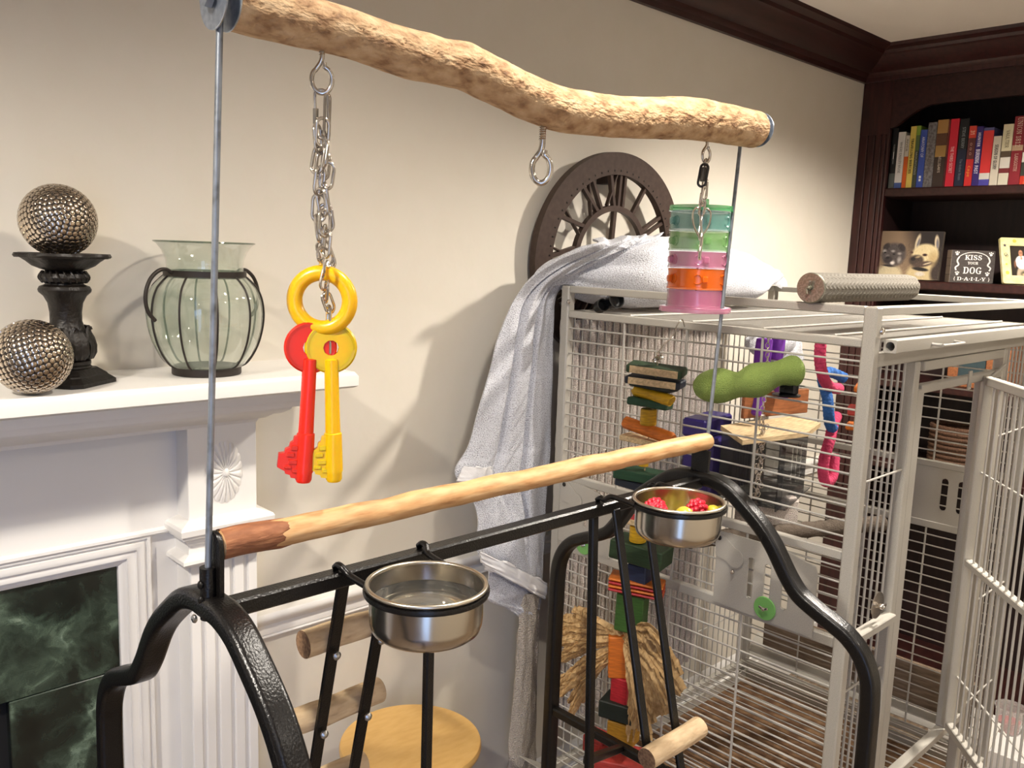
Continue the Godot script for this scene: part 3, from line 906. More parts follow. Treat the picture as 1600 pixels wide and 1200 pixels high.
func branch(o: Node3D) -> void:
	# centre line with radius, thicker and crooked as the real stick is
	var L := [V(0.406, 1.882, 0.0276), V(0.415, 1.882, 0.0276), V(0.430, 1.881, 0.0275), V(0.455, 1.880, 0.0273), V(0.484, 1.879, 0.0264), V(0.511, 1.879, 0.0255), V(0.546, 1.877, 0.0256), V(0.587, 1.873, 0.0261), V(0.623, 1.871, 0.0276), V(0.646, 1.871, 0.0275), V(0.670, 1.870, 0.0268), V(0.691, 1.871, 0.0280), V(0.706, 1.871, 0.0289), V(0.725, 1.867, 0.0288), V(0.746, 1.863, 0.0285), V(0.773, 1.858, 0.0285), V(0.802, 1.852, 0.0289), V(0.831, 1.848, 0.0292), V(0.858, 1.845, 0.0297), V(0.887, 1.844, 0.0300), V(0.915, 1.845, 0.0299), V(0.959, 1.847, 0.0294), V(1.009, 1.851, 0.0292), V(1.063, 1.857, 0.0307), V(1.117, 1.864, 0.0323), V(1.165, 1.869, 0.0330), V(1.219, 1.872, 0.0326), V(1.273, 1.874, 0.0322), V(1.325, 1.875, 0.0320), V(1.358, 1.876, 0.0312)]
	var cc := []
	for q in L: cc.append(V(q.x, q.y, SZ))
	var path := curve(cc, 0.0035)
	var f := FastNoiseLite.new()
	f.seed = 8; f.frequency = 30.0; f.fractal_octaves = 3
	var rg := FastNoiseLite.new()
	rg.seed = 3; rg.frequency = 34.0; rg.fractal_type = FastNoiseLite.FRACTAL_RIDGED; rg.fractal_octaves = 2
	rg.domain_warp_enabled = true; rg.domain_warp_amplitude = 0.03; rg.domain_warp_frequency = 25.0
	var n := 72
	var g := []
	for i in path.size():
		var p := path[i]
		var k := 0
		while k < L.size() - 2 and L[k + 1].x < p.x: k += 1
		var r: float = lerpf(L[k].z, L[k + 1].z, clampf((p.x - L[k].x) / (L[k + 1].x - L[k].x), 0, 1))
		var row := PackedVector3Array()
		for j in n + 1:
			var a := TAU * (j % n) / n
			var w := V(p.x * 0.55, cos(a) * r, sin(a) * r)
			var bump := f.get_noise_3dv(w) * 0.0011
			var c := rg.get_noise_3dv(V(p.x * 0.5, cos(a) * r * 1.2, sin(a) * r * 1.2 + 4.0))
			var deep := smoothstep(0.78, 0.97, c) * 0.0022
			var rr := r * 0.985 + bump - deep
			row.append(p + V(0, sin(a) * rr, cos(a) * rr))
		g.append(row)
	var s := S()
	for i in path.size() - 1:
		for j in n: s.quad(g[i][j], g[i][j + 1], g[i + 1][j + 1], g[i + 1][j])
	for e in [0, path.size() - 1]:
		for j in n:
			if e == 0: s.tri(path[e], g[e][j + 1], g[e][j])
			else: s.tri(path[e], g[e][j], g[e][j + 1])
	var b := part(o, "branch", s, M.bark, "crooked thick driftwood branch with cracked bark", 60.0)
	# fender washers and bolts at both ends
	var disc := [Vector2(0.0, -0.0011), Vector2(0.0285, -0.0011), Vector2(0.0292, -0.0006), Vector2(0.0292, 0.0006), Vector2(0.0285, 0.0011), Vector2(0.0, 0.0011)]
	var bx := Basis(V(0, 1, 0), V(1, 0, 0), V(0, 0, -1))
	for q in [[0.3905, 1.8815, SZ], [0.4048, 1.882, SZ], [1.3600, 1.8765, SZ], [1.3725, 1.8765, SZ]]:
		part(b, "washer", S().lathe(T(V(q[0], q[1], q[2]), bx), disc, 40), M.zinc)
	for q in [[0.3835, 1.0], [1.378, -1.0]]:
		var hexa := PackedVector2Array()
		for k in 6: hexa.append(Vector2(cos(TAU * k / 6 + 0.3), sin(TAU * k / 6 + 0.3)) * 0.0105)
		part(b, "hex_bolt", S().extrude(Transform3D(Basis(V(0, 0, -1), V(0, 1, 0), V(1, 0, 0)), V(q[0] - 0.0035, 1.8815, SZ)), hexa, 0.007), M.zinc)
	# three eye screws
	eye_screw(b, V(0.5085, 1.8535, SZ), 0.0123, 1.1, 0.0026, -32.0, 0.029)
	eye_screw(b, V(0.8425, 1.8190, SZ), 0.0142, 1.3, 0.0040, -42.0, 0.056)
	eye_screw(b, V(1.2207, 1.8430, SZ), 0.0092, 1.2, 0.0024, -8.0, 0.025)

func eye_screw(b: Node3D, top: Vector3, r: float, tall: float, wire: float, yaw: float, drop: float) -> void:
	# a threaded shank and a pear-shaped eye of bent wire; drop is from the bark to the middle of the eye
	var c := top - V(0, drop, 0)
	var sh := S()
	var bs := Basis(Vector3.UP, deg_to_rad(yaw))
	var p := []
	p.append(top + V(0, 0.012, 0))
	p.append(c + V(0, r * tall * 1.6, 0))
	for k in 15:
		var a := PI / 2 + 0.55 + (TAU - 0.85) * k / 14.0
		p.append(c + bs * V(cos(a) * r * 0.86, sin(a) * r * tall, (k / 14.0 - 0.5) * wire * 1.2))
	p.append(c + bs * V(wire * 0.9, r * tall * 1.3, wire * 0.5))
	sh.tube(curve(p, 0.0016), wire, 10)
	# thread
	var t := []
	var len := drop - r * tall * 1.6
	var turns := maxi(3, int(len / 0.0032))
	for k in turns * 10 + 1:
		var a := TAU * k / 10.0
		var y := top.y + 0.004 - (len * 0.72 + 0.004) * k / (turns * 10.0)
		t.append(V(top.x + cos(a) * wire * 1.0, y, top.z + sin(a) * wire * 1.0))
	sh.tube(PackedVector3Array(t), wire * 0.28, 5)
	part(b, "eye_screw", sh, M.chrome)

func link_path(c: Vector3, len: float, wide: float, b: Basis) -> PackedVector3Array:   # chain link: stadium, long way along local y
	var p := PackedVector3Array()
	var r := wide / 2
	for k in 8:
		var a := PI * k / 7.0
		p.append(c + b * V(cos(a) * r, len / 2 - r + sin(a) * r, 0))
	for k in 8:
		var a := PI + PI * k / 7.0
		p.append(c + b * V(cos(a) * r, -len / 2 + r + sin(a) * r, 0))
	return p

func hanging_toys() -> void:
	# ---- key ring on a chain
	var o := thing("key_toy", "hanging toy of red and yellow plastic keys on a yellow ring and steel chain", "bird toy", V(0.5085, 1.81, SZ))
	var c0 := V(0.508, 1.79, SZ)
	# quick link with its hexagonal sleeve
	part(o, "quick_link", S().tube(link_path(V(0.5085, 1.7895, SZ), 0.050, 0.0135, turn(Vector3(0, -38, 2))), 0.0018, 8, true), M.chrome)
	var hx := PackedVector2Array()
	for k in 6: hx.append(Vector2(cos(TAU * k / 6), sin(TAU * k / 6)) * 0.0034)
	part(o, "quick_link_nut", S().extrude(Transform3D(Basis(V(1, 0, 0), V(0, 0, -1), V(0, 1, 0)), V(0.5033, 1.779, SZ - 0.0035)), hx, 0.016), M.chrome)
	part(o, "quick_link", S().tube(link_path(V(0.5125, 1.788, SZ + 0.004), 0.046, 0.0115, turn(Vector3(0, 30, -3))), 0.0016, 8, true), M.chrome)
	# two strands of welded chain, twisted together
	var m1 := S().tube(link_path(V(0, 0, 0), 0.029, 0.0138, Basis()), 0.0019, 8, true).mesh(60)
	for st in 3:
		var y := 1.7705 - st * 0.006
		var k := 0
		while y > 1.652:
			var tw := y * 26.0 + st * TAU / 3.0
			var a := V(0.509 + cos(tw) * 0.0048 + (1.77 - y) * 0.012, y, SZ + sin(tw) * 0.0048)
			placed(o, "chain_link", m1, M.chrome, T(a, turn(Vector3(sin(y * 60.0 + st) * 9.0, (k % 2) * 90.0 + st * 40.0 + y * 300.0, cos(y * 47.0 + st * 2.0) * 9.0))))
			y -= 0.0222
			k += 1
	# loose links that catch the ring
	for q in [[0.5105, 1.640, 0.004, 25, 70, 0.030, 0.017], [0.5165, 1.642, -0.004, -30, 20, 0.032, 0.014], [0.5035, 1.626, 0.009, 70, 60, 0.030, 0.018], [0.5065, 1.617, 0.011, 20, -18, 0.026, 0.0125], [0.5205, 1.622, -0.008, 60, 25, 0.028, 0.013], [0.5085, 1.602, 0.010, 70, 22, 0.024, 0.0125], [0.5135, 1.590, 0.006, 10, 25, 0.024, 0.0125], [0.5155, 1.575, 0.004, 75, 3, 0.024, 0.0125], [0.5165, 1.5575, 0.003, 5, -2, 0.026, 0.0135], [0.5165, 1.5405, 0.001, 80, 0, 0.022, 0.0125]]:
		part(o, "chain_link", S().tube(link_path(V(q[0], q[1], SZ + q[2]), q[5], q[6], turn(Vector3(0, q[3], q[4]))), 0.0016, 8, true), M.chrome)
	var face_cam := atan2(-0.51, 0.835)
	var rc := V(0.5095, 1.592, SZ)
	var rb := Basis(Vector3.UP, face_cam - 0.2) * Basis(Vector3.RIGHT, PI / 2)
	part(o, "ring", S().tube(ring(rc, rb, 0.0302, 0.0302, 48), 0.0086, 16, true), M.plastic_ring, "yellow plastic ring")
	# the keys: bow, shaft, collar and toothed bit
	for q in [[0.5165, 1.5405, SZ + 0.007, 0.0, "yellow plastic key", 1.5, 0.06], [0.4975, 1.5405, SZ - 0.004, 1.0, "red plastic key", -3.0, 0.10]]:
		var red: bool = q[3] > 0.5
		var kb: Basis = Basis(Vector3.UP, face_cam + q[6]) * Basis(Vector3(0, 0, 1), deg_to_rad(q[5]))
		var t := Transform3D(kb, V(q[0], q[1], q[2]))
		var s := S()
		s.extrude(t * T(V(0, 0, -0.0032)), circle2(Vector2.ZERO, 0.0262, -1, 40), 0.0064, [circle2(Vector2(0, 0.0), 0.0085, -1, 20)])
		s.tube(ring(t * V(0, 0, 0), kb * Basis(Vector3.RIGHT, PI / 2), 0.0252, 0.0252, 40), 0.0036, 8, true)
		var k := part(o, "key", s, M.plastic_red if red else M.plastic_yellow, q[4])
		var sh := S()
		sh.lathe(t, [Vector2(0.0, -0.152), Vector2(0.0075, -0.152), Vector2(0.0092, -0.149), Vector2(0.0092, -0.1415), Vector2(0.0102, -0.140), Vector2(0.0098, -0.0965), Vector2(0.0084, -0.0955), Vector2(0.0080, -0.06), Vector2(0.0078, -0.013), Vector2(0.0, -0.011)], 20)
		part(k, "shaft", sh, M.plastic_red if red else M.plastic_yellow)
		var bit := PackedVector2Array([Vector2(-0.004, -0.097), Vector2(-0.0125, -0.100), Vector2(-0.0135, -0.105), Vector2(-0.0165, -0.107), Vector2(-0.0175, -0.112), Vector2(-0.0215, -0.114), Vector2(-0.0225, -0.118), Vector2(-0.0285, -0.119), Vector2(-0.0295, -0.134), Vector2(-0.0255, -0.1365), Vector2(-0.0215, -0.1385), Vector2(-0.0205, -0.1415), Vector2(-0.0155, -0.143), Vector2(-0.0145, -0.146), Vector2(-0.004, -0.148)])
		var bs := S().extrude(t * T(V(0, 0, -0.0045)), bit, 0.009)
		for w in [[-0.012, -0.112, 0.008, 0.006], [-0.016, -0.120, 0.009, 0.005], [-0.013, -0.128, 0.010, 0.0055], [-0.018, -0.134, 0.008, 0.004], [-0.0095, -0.138, 0.008, 0.005]]:
			bs.box(t * T(V(w[0], w[1], 0.0046)), V(w[2], w[3], 0.003), 0.0008)
		part(k, "bit", bs, M.plastic_red if red else M.plastic_yellow)
	# ---- stacked cups
	var kk := 1.084
	var cc := V(1.319, 1.65, SZ * kk)
	var u := thing("cup_toy", "hanging foraging toy of stacked clear plastic cups in green, pink and orange", "bird toy", V(cc.x, 1.56, cc.z))
	var wall := func(y0: float, y1: float, r0: float, r1: float, lip: float) -> Shape:
		return S().lathe(T(V(cc.x, 0, cc.z)), [Vector2(0.0, y0 + 0.003), Vector2(r0 - 0.003, y0 + 0.003), Vector2(r1 - 0.0025, y1), Vector2(r1, y1), Vector2(r1 + lip * 0.3, y1 - 0.003), Vector2(r1 - 0.0005, y1 - 0.005), Vector2(r0 + 0.0005, y0 + 0.004), Vector2(r0 + lip, y0 + 0.0035), Vector2(r0 + lip, y0), Vector2(0.0, y0)], 44)
	var yy := [1.7455, 1.7345, 1.7005, 1.6655, 1.6355, 1.5985, 1.566]
	var names := [["lid", M.cup_mint, "green lid"], ["cup", M.cup_teal, "blue green cup"], ["cup", M.cup_green, "light green cup"], ["cup", M.cup_pink, "pink cup"], ["cup", M.cup_orange, "orange cup"], ["cup", M.cup_pink, "pink bottom cup"]]
	for i in 6:
		var y1: float = yy[i]
		var y0: float = yy[i + 1]
		var r1: float = [0.0545, 0.0525, 0.052, 0.0515, 0.051, 0.0505][i]
		var sh: Shape = wall.call(y0 + 0.0006, y1 - 0.0006, r1, r1 + 0.0004, 0.0016)
		var pc := part(u, names[i][0], sh, names[i][1], names[i][2])
		if i in [1, 2, 3, 4]:
			var tabs := S()
			for a in [0.15, PI * 0.66 + 0.2, PI + 0.45, PI * 1.5]:
				var d := V(cos(a), 0, sin(a))
				tabs.box(T(V(cc.x, (y0 + y1) / 2, cc.z) + d * (r1 + 0.003), Basis(d, Vector3.UP, d.cross(Vector3.UP))), V(0.008, 0.012, 0.010), 0.002)
			part(pc, "tab", tabs, names[i][1])
			# raised crescent marks in the wall
			for a in [PI * 0.48, PI * 0.80, PI * 1.1]:
				var q := PackedVector3Array()
				for k in 9:
					var b := lerpf(0.7, 5.6, k / 8.0)
					var aa: float = a + cos(b) * 0.15
					q.append(V(cc.x + cos(aa) * (r1 + 0.0006), (y0 + y1) / 2 + sin(b) * 0.0085, cc.z + sin(aa) * (r1 + 0.0006)))
				part(pc, "raised_mark", S().tube(q, 0.0014, 6), names[i][1])
		if i == 0: part(pc, "tab", S().box(T(V(cc.x + 0.012, y1 + 0.006, cc.z)), V(0.016, 0.014, 0.006), 0.0015), names[i][1])
	part(u, "flange", S().lathe(T(V(cc.x, 0, cc.z)), [Vector2(0.0, 1.5585), Vector2(0.0625, 1.5585), Vector2(0.0635, 1.5605), Vector2(0.0635, 1.566), Vector2(0.062, 1.568), Vector2(0.050, 1.568), Vector2(0.0, 1.5675)], 48), M.cup_pink, "pink bottom rim")
	part(u, "hanging_rod", S().tube(PackedVector3Array([V(cc.x, 1.57, cc.z), V(cc.x, 1.745, cc.z)]), 0.002, 8), M.chrome)
	# chain in front of the cups
	var e := V(1.2207, 1.8190, SZ)
	for q in [[1.2215, 1.796, 0.0, 20, 0, 0.034, 0.014, 0.0017], [1.2225, 1.765, 0.0, 70, 0, 0.034, 0.013, 0.0017], [1.2165, 1.757, 0.004, 10, -12, 0.030, 0.013, 0.0016], [1.228, 1.753, -0.004, 60, 20, 0.030, 0.012, 0.0016], [1.207, 1.744, 0.004, 30, -35, 0.030, 0.011, 0.0016], [1.219, 1.735, 0.0, 85, 5, 0.026, 0.011, 0.0016]]:
		part(u, "chain_link", S().tube(link_path(V(q[0], q[1], SZ + q[2]), q[5], q[6], turn(Vector3(0, q[3], q[4]))), q[7], 8, true), M.chrome)
	part(u, "carabiner", S().tube(link_path(V(1.2115, 1.786, SZ + 0.003), 0.036, 0.012, turn(Vector3(0, -50, -7))), 0.0021, 8, true).lathe(T(V(1.2085, 1.787, SZ + 0.005), turn(Vector3(0, 0, -7))), [Vector2(0, -0.011), Vector2(0.0042, -0.011), Vector2(0.0042, 0.011), Vector2(0, 0.011)], 8), M.dark_metal, "dark screw link")
	for s in [-1.0, 1.0]:
		var pl := [V(1.2175, 1.682, SZ + 0.002)]
		var sx: float = 0.013 * s
		for w in [[0.25, 0.010], [0.9, 0.022], [1.25, 0.036], [1.15, 0.0475], [0.55, 0.0525], [0.12, 0.046], [-0.08, 0.03], [0.05, 0.012]]: pl.append(V(1.2185 + sx * w[0] + (0.006 if s > 0 else -0.004) * w[0], 1.682 + w[1], SZ + 0.002 * s))
		pl.append(V(1.2177, 1.6825, SZ))
		part(u, "pear_link", S().tube(curve(pl, 0.003), 0.0016, 8), M.chrome)
	part(u, "hook_pin", S().tube(curve([V(1.2175, 1.694, SZ + 0.004), V(1.2165, 1.686, SZ + 0.005), V(1.2172, 1.675, SZ + 0.004), V(1.2155, 1.664, SZ + 0.004), V(1.2155, 1.656, SZ + 0.004), V(1.2172, 1.6515, SZ + 0.003)], 0.003), 0.0028, 8), M.chrome)

func bowls() -> void:
	for q in [[0.586, 1.2785, "stainless steel bird bowl filled with water"], [1.0656, 1.2925, "stainless steel bird bowl holding raspberries and yellow pieces of fruit"]]:
		var c := V(q[0], q[1], -0.737)
		var b := thing("steel_bowl", q[2], "bowl", c - V(0, 0.062, 0), "bird bowls on the play stand")
		part(b, "bowl", S().lathe(T(c), [Vector2(0.0, -0.0585), Vector2(0.05, -0.0585), Vector2(0.056, -0.0565), Vector2(0.0615, -0.052), Vector2(0.0640, -0.045), Vector2(0.0646, -0.038), Vector2(0.0648, -0.02), Vector2(0.0648, -0.002), Vector2(0.0641, -0.002), Vector2(0.0641, -0.02), Vector2(0.0630, -0.044), Vector2(0.059, -0.051), Vector2(0.055, -0.0555), Vector2(0.05, -0.0572), Vector2(0.034, -0.0572), Vector2(0.031, -0.0565), Vector2(0.0, -0.0565)], 72), M.steel)
		part(b, "rolled_rim", S().tube(ring(c + V(0, -0.0005, 0), Basis(), 0.0672, 0.0672, 72), 0.0027, 10, true), M.steel_inside)
	var c1 := V(0.586, 1.2785, -0.737)
	var w := S().lathe(T(c1), [Vector2(0.0, -0.0562), Vector2(0.05, -0.0565), Vector2(0.0545, -0.055), Vector2(0.0586, -0.0505), Vector2(0.0624, -0.044), Vector2(0.0636, -0.024), Vector2(0.0637, -0.0205), Vector2(0.0610, -0.0212), Vector2(0.0, -0.0214)], 72)
	single("water", w, M.water, "clear drinking water standing in the nearer steel bowl", "water", c1 - V(0, 0.056, 0))
	# fruit in the second bowl
	var c2 := V(1.0656, 1.2925, -0.737)
	var fl := c2.y - 0.0565
	var drup := S().ball(Vector3.ZERO, Vector3.ONE, 8).mesh(80)
	var berries := [[1.0255, 0.0405, -0.747, 20.0, "raspberry at the left in the fruit bowl", 0], [1.0930, 0.0405, -0.722, -30.0, "raspberry at the right in the fruit bowl", 1], [1.062, 0.034, -0.778, 60.0, "raspberry half hidden at the back of the fruit bowl", 2]]
	for q in berries:
		var at := V(q[0], fl + q[1], q[2])
		var r := thing("raspberry", q[4], "raspberry", at - V(0, 0.012, 0), "raspberries in the steel bowl")
		var s := S()
		var bb := turn(Vector3(55, q[3], 20))
		s.ball(at, V(0.0125, 0.0142, 0.0125), 12, bb)
		for lay in 7:
			var ph := lerpf(-1.3, 1.25, lay / 6.0)
			var cnt := maxi(3, int(round(10.0 * cos(ph))))
			for k in cnt:
				var a := TAU * k / cnt + lay * 0.37
				s.ball(at + bb * V(cos(a) * cos(ph) * 0.0132, sin(ph) * 0.0152, sin(a) * cos(ph) * 0.0132), Vector3.ONE * 0.0042, 8)
		part(r, "drupelets", s, M.raspberry)
	var k := 0
	for q in [[1.060, 0.036, -0.722, 0.0145], [1.112, 0.036, -0.706, 0.0115], [1.043, 0.012, -0.77, 0.0125], [1.09, 0.012, -0.77, 0.0125], [1.02, 0.012, -0.72, 0.0125], [1.075, 0.012, -0.70, 0.0125], [1.108, 0.012, -0.745, 0.0125], [1.045, 0.012, -0.695, 0.0125], [1.064, 0.012, -0.737, 0.0125]]:
		var at := V(q[0], fl + q[1], q[2])
		var s := S()
		s.lathe(T(at, turn(Vector3(20 * k, 50 * k, 15))), [Vector2(0, -0.8), Vector2(0.55, -0.75), Vector2(0.92, -0.35), Vector2(1.0, 0.1), Vector2(0.85, 0.55), Vector2(0.5, 0.85), Vector2(0, 0.95)].map(func(v): return v * q[3]), 16)
		single("fruit_piece", s, M.grape, ["yellow green fruit piece between the two raspberries", "yellow green fruit piece at the right rim of the bowl"][k] if k < 2 else ["yellow green fruit piece at the back left of the bowl bottom", "yellow green fruit piece at the back right of the bowl bottom", "yellow green fruit piece at the left wall under the raspberry", "yellow green fruit piece at the front of the bowl bottom", "yellow green fruit piece at the right wall under the raspberry", "yellow green fruit piece at the front left of the bowl bottom", "yellow green fruit piece in the middle of the bowl bottom"][k - 2], "fruit", at, "fruit pieces in the steel bowl")
		k += 1

func mantel_things() -> void:
	# studded metal balls
	var stud := S().lathe(T(Vector3.ZERO), [Vector2(0.0, -0.0004), Vector2(0.0042, -0.0004), Vector2(0.0040, 0.0007), Vector2(0.003, 0.0013), Vector2(0.0, 0.0016)], 9)
	for q in [[V(0.4335, 1.6765, -1.478), 0.0552, "ornamental ball covered in silver studs resting on the dark candle holder", 0.3], [V(0.3680, 1.4755, -1.404), 0.0545, "ornamental ball covered in silver studs lying on the mantel shelf", 1.1]]:
		var c: Vector3 = q[0]
		var r: float = q[1]
		var b := thing("studded_ball", q[2], "ornament", c - V(0, r, 0), "studded balls on the mantel")
		part(b, "core", S().ball(c, Vector3.ONE * (r - 0.0008), 40), M.ball_core)
		var st := S()
		var rot := turn(Vector3(70, q[3] * 57.0, 10))
		var rows := int(PI * r / 0.0078)
		for i in rows + 1:
			var ph := -PI / 2 + PI * i / rows
			var cnt := maxi(1, int(TAU * r * cos(ph) / 0.0086))
			for k in cnt:
				var a := TAU * (k + 0.5 * (i % 2)) / cnt
				var n: Vector3 = rot * V(cos(a) * cos(ph), sin(ph), sin(a) * cos(ph))
				var bb := along(n)
				var at := c + n * (r - 0.0006)
				for j in stud.v.size(): st.v.append(at + bb * stud.v[j])
		var sp := part(b, "studs", st, M.stud)
		sp.set_meta("kind", "stuff")
	# candle holder
	var cx := 0.4405
	var cz := -1.484
	var h := thing("candle_holder", "dark bronze pillar candle holder with a leafy bulb, carrying a studded ball", "candle holder", V(cx, 1.42, cz))
	var ax := T(V(cx, 0, cz))
	part(h, "stem", S().lathe(ax, [Vector2(0.030, 1.447), Vector2(0.034, 1.452), Vector2(0.034, 1.457), Vector2(0.030, 1.460), Vector2(0.036, 1.465), Vector2(0.0385, 1.474), Vector2(0.038, 1.486), Vector2(0.034, 1.497), Vector2(0.027, 1.508), Vector2(0.0232, 1.52), Vector2(0.0232, 1.534), Vector2(0.0255, 1.549), Vector2(0.031, 1.560), Vector2(0.0375, 1.566), Vector2(0.0385, 1.570), Vector2(0.036, 1.575), Vector2(0.028, 1.578), Vector2(0.0275, 1.580), Vector2(0.034, 1.583), Vector2(0.0362, 1.589), Vector2(0.034, 1.595), Vector2(0.028, 1.598), Vector2(0.026, 1.602)], 40), M.bronze)
	# dish with curled, scalloped edge
	part(h, "dish", S().lathe(ax, [Vector2(0.024, 1.599), Vector2(0.034, 1.602), Vector2(0.044, 1.607), Vector2(0.052, 1.614), Vector2(0.060, 1.6195), Vector2(0.0665, 1.6195), Vector2(0.0685, 1.6225), Vector2(0.0665, 1.6265), Vector2(0.060, 1.6265), Vector2(0.05, 1.622), Vector2(0.040, 1.6195), Vector2(0.0, 1.6185)], 64, func(a: float, q: Vector2) -> float: return q.x * (1.0 + (0.055 * cos(8.0 * a) if q.x > 0.04 else 0.0))), M.bronze)
	# acanthus leaves round the bulb, each with a curled tip, and a beaded knop
	for k in 8:
		var a := TAU * k / 8.0 + 0.2
		var d := V(cos(a), 0, -sin(a))
		var tdir := V(-sin(a), 0, -cos(a))
		var g := []
		var prof := [Vector2(0.0365, 1.461), Vector2(0.0405, 1.470), Vector2(0.0412, 1.482), Vector2(0.0375, 1.494), Vector2(0.0335, 1.503), Vector2(0.0335, 1.509), Vector2(0.0365, 1.512), Vector2(0.0385, 1.508)]
		var wid := [0.009, 0.014, 0.0155, 0.014, 0.0115, 0.009, 0.006, 0.003]
		for i in prof.size():
			var row := PackedVector3Array()
			for j in 7:
				var s := j / 3.0 - 1.0
				row.append(V(cx, prof[i].y, cz) + d * (prof[i].x - 0.002 * s * s + 0.0008 * cos(s * 9.0)) + tdir * (s * wid[i] * (1.0 + 0.12 * sin(i * 2.4))))
			g.append(row)
		part(h, "leaf", S().grid(g, 0.0015) if k >= 0 else null, M.bronze)
	var kn := S()
	for k in 20:
		var a := TAU * k / 20.0
		kn.tube(curve([V(cx + cos(a) * 0.030, 1.5985, cz - sin(a) * 0.030), V(cx + cos(a + 0.14) * 0.0358, 1.589, cz - sin(a + 0.14) * 0.0358), V(cx + cos(a + 0.28) * 0.031, 1.5815, cz - sin(a + 0.28) * 0.031)], 0.004), 0.002, 6)
	part(h, "rope_knop", kn, M.bronze)
	# square stepped foot, a corner towards the room
	var fb := Basis(Vector3.UP, deg_to_rad(38.0))
	var ft := S()
	var lev := [[0.0555, 1.4203], [0.0555, 1.4265], [0.053, 1.4285], [0.046, 1.4345], [0.045, 1.4365], [0.034, 1.4455], [0.0, 1.4475]]
	var outl := func(w: float, y: float) -> PackedVector3Array:
		var p := PackedVector3Array()
		for c in [[1, 1], [-1, 1], [-1, -1], [1, -1]]:
			var cut := w * 0.24
			var e1 := V(c[0] * w, 0, -c[1] * (w - cut)); var e2 := V(c[0] * (w - cut), 0, -c[1] * w)
			var sw: bool = c[0] * c[1] < 0
			p.append(V(cx, y, cz) + fb * (e2 if sw else e1)); p.append(V(cx, y, cz) + fb * (e1 if sw else e2))
			# concave side: pull the middle in
			var mid := V((1.0 if false else 0.0), 0, 0)
		return p
	var prev: PackedVector3Array = outl.call(lev[0][0], lev[0][1])
	for i in range(1, lev.size()):
		var cur: PackedVector3Array = outl.call(lev[i][0], lev[i][1])
		for k in 8: ft.quad(prev[k], prev[(k + 1) % 8], cur[(k + 1) % 8], cur[k])
		prev = cur
	part(h, "foot", ft, M.bronze, "", 20.0)
	part(h, "foot_ring", S().lathe(ax, [Vector2(0.033, 1.444), Vector2(0.035, 1.447), Vector2(0.033, 1.450), Vector2(0.028, 1.452)], 32), M.bronze)
	# glass vase in an iron frame
	var vx := 0.6705
	var vz := -1.484
	var v := thing("glass_vase", "pale green bubble glass vase bulging through a dark wrought iron frame", "vase", V(vx, 1.42, vz))
	var vt := T(V(vx, 0, vz))
	var lobes := 10
	var bulge := func(a: float, q: Vector2) -> float:
		if q.y > 1.60 or q.y < 1.437: return q.x
		return q.x * (1.0 - 0.035 * pow(absf(cos(a * lobes / 2.0)), 6.0) * smoothstep(1.437, 1.46, q.y) * (1.0 - smoothstep(1.575, 1.60, q.y)))
	var outer := [Vector2(0.0, 1.4265), Vector2(0.05, 1.4265), Vector2(0.057, 1.432), Vector2(0.068, 1.440), Vector2(0.080, 1.456), Vector2(0.0905, 1.478), Vector2(0.0975, 1.505), Vector2(0.0995, 1.530), Vector2(0.0965, 1.553), Vector2(0.089, 1.572), Vector2(0.078, 1.585), Vector2(0.0675, 1.594), Vector2(0.0645, 1.602), Vector2(0.0640, 1.612), Vector2(0.0655, 1.622), Vector2(0.071, 1.636), Vector2(0.0785, 1.646), Vector2(0.0845, 1.651)]
	var whole := outer.duplicate()
	for i in range(outer.size() - 1, -1, -1):
		whole.append(Vector2(maxf(0.0, outer[i].x - 0.0022), outer[i].y + (0.0022 if outer[i].y < 1.46 else 0.0006)))
	part(v, "glass", S().lathe(vt, whole, 100, bulge), M.glass)
	part(v, "glass_rim", S().tube(ring(V(vx, 1.6512, vz), Basis(), 0.0838, 0.0838, 64), 0.0016, 8, true), M.glass_edge)
	part(v, "neck_band", S().lathe(vt, [Vector2(0.0665, 1.590), Vector2(0.0695, 1.590), Vector2(0.0695, 1.6025), Vector2(0.0665, 1.6025), Vector2(0.0665, 1.590)], 56), M.iron_brown)
	part(v, "foot_band", S().lathe(vt, [Vector2(0.0, 1.4205), Vector2(0.058, 1.4205), Vector2(0.059, 1.422), Vector2(0.059, 1.4335), Vector2(0.0575, 1.435), Vector2(0.0, 1.4252)], 56), M.iron_brown)
	for k in lobes:
		var a := TAU * (k) / lobes + 0.08
		var p := []
		for w in [Vector2(0.0575, 1.434), Vector2(0.0685, 1.440), Vector2(0.0800, 1.456), Vector2(0.0900, 1.478), Vector2(0.0965, 1.505), Vector2(0.0985, 1.530), Vector2(0.0957, 1.553), Vector2(0.0885, 1.572), Vector2(0.0785, 1.584), Vector2(0.0685, 1.593)]: p.append(V(vx + cos(a) * w.x, w.y, vz - sin(a) * w.x))
		part(v, "iron_rib", S().tube(curve(p, 0.006), 0.0018, 8), M.iron_brown)
	for q in [[3.40, 1.0], [0.26, 1.0]]:
		var a: float = q[0]
		var p := []
		for w in [Vector2(0.0685, 1.598), Vector2(0.080, 1.604), Vector2(0.094, 1.602), Vector2(0.109, 1.590), Vector2(0.118, 1.572), Vector2(0.1205, 1.553), Vector2(0.116, 1.534), Vector2(0.103, 1.519)]: p.append(V(vx + cos(a) * w.x, w.y, vz - sin(a) * w.x))
		part(v, "handle", S().tube(curve(p, 0.005), 0.0034, 10), M.iron_brown)

const CX0 := 1.543     # left side plane of the cage
const CX1 := 2.525
const CZ0 := -1.445    # back
const CZ1 := -0.672    # front

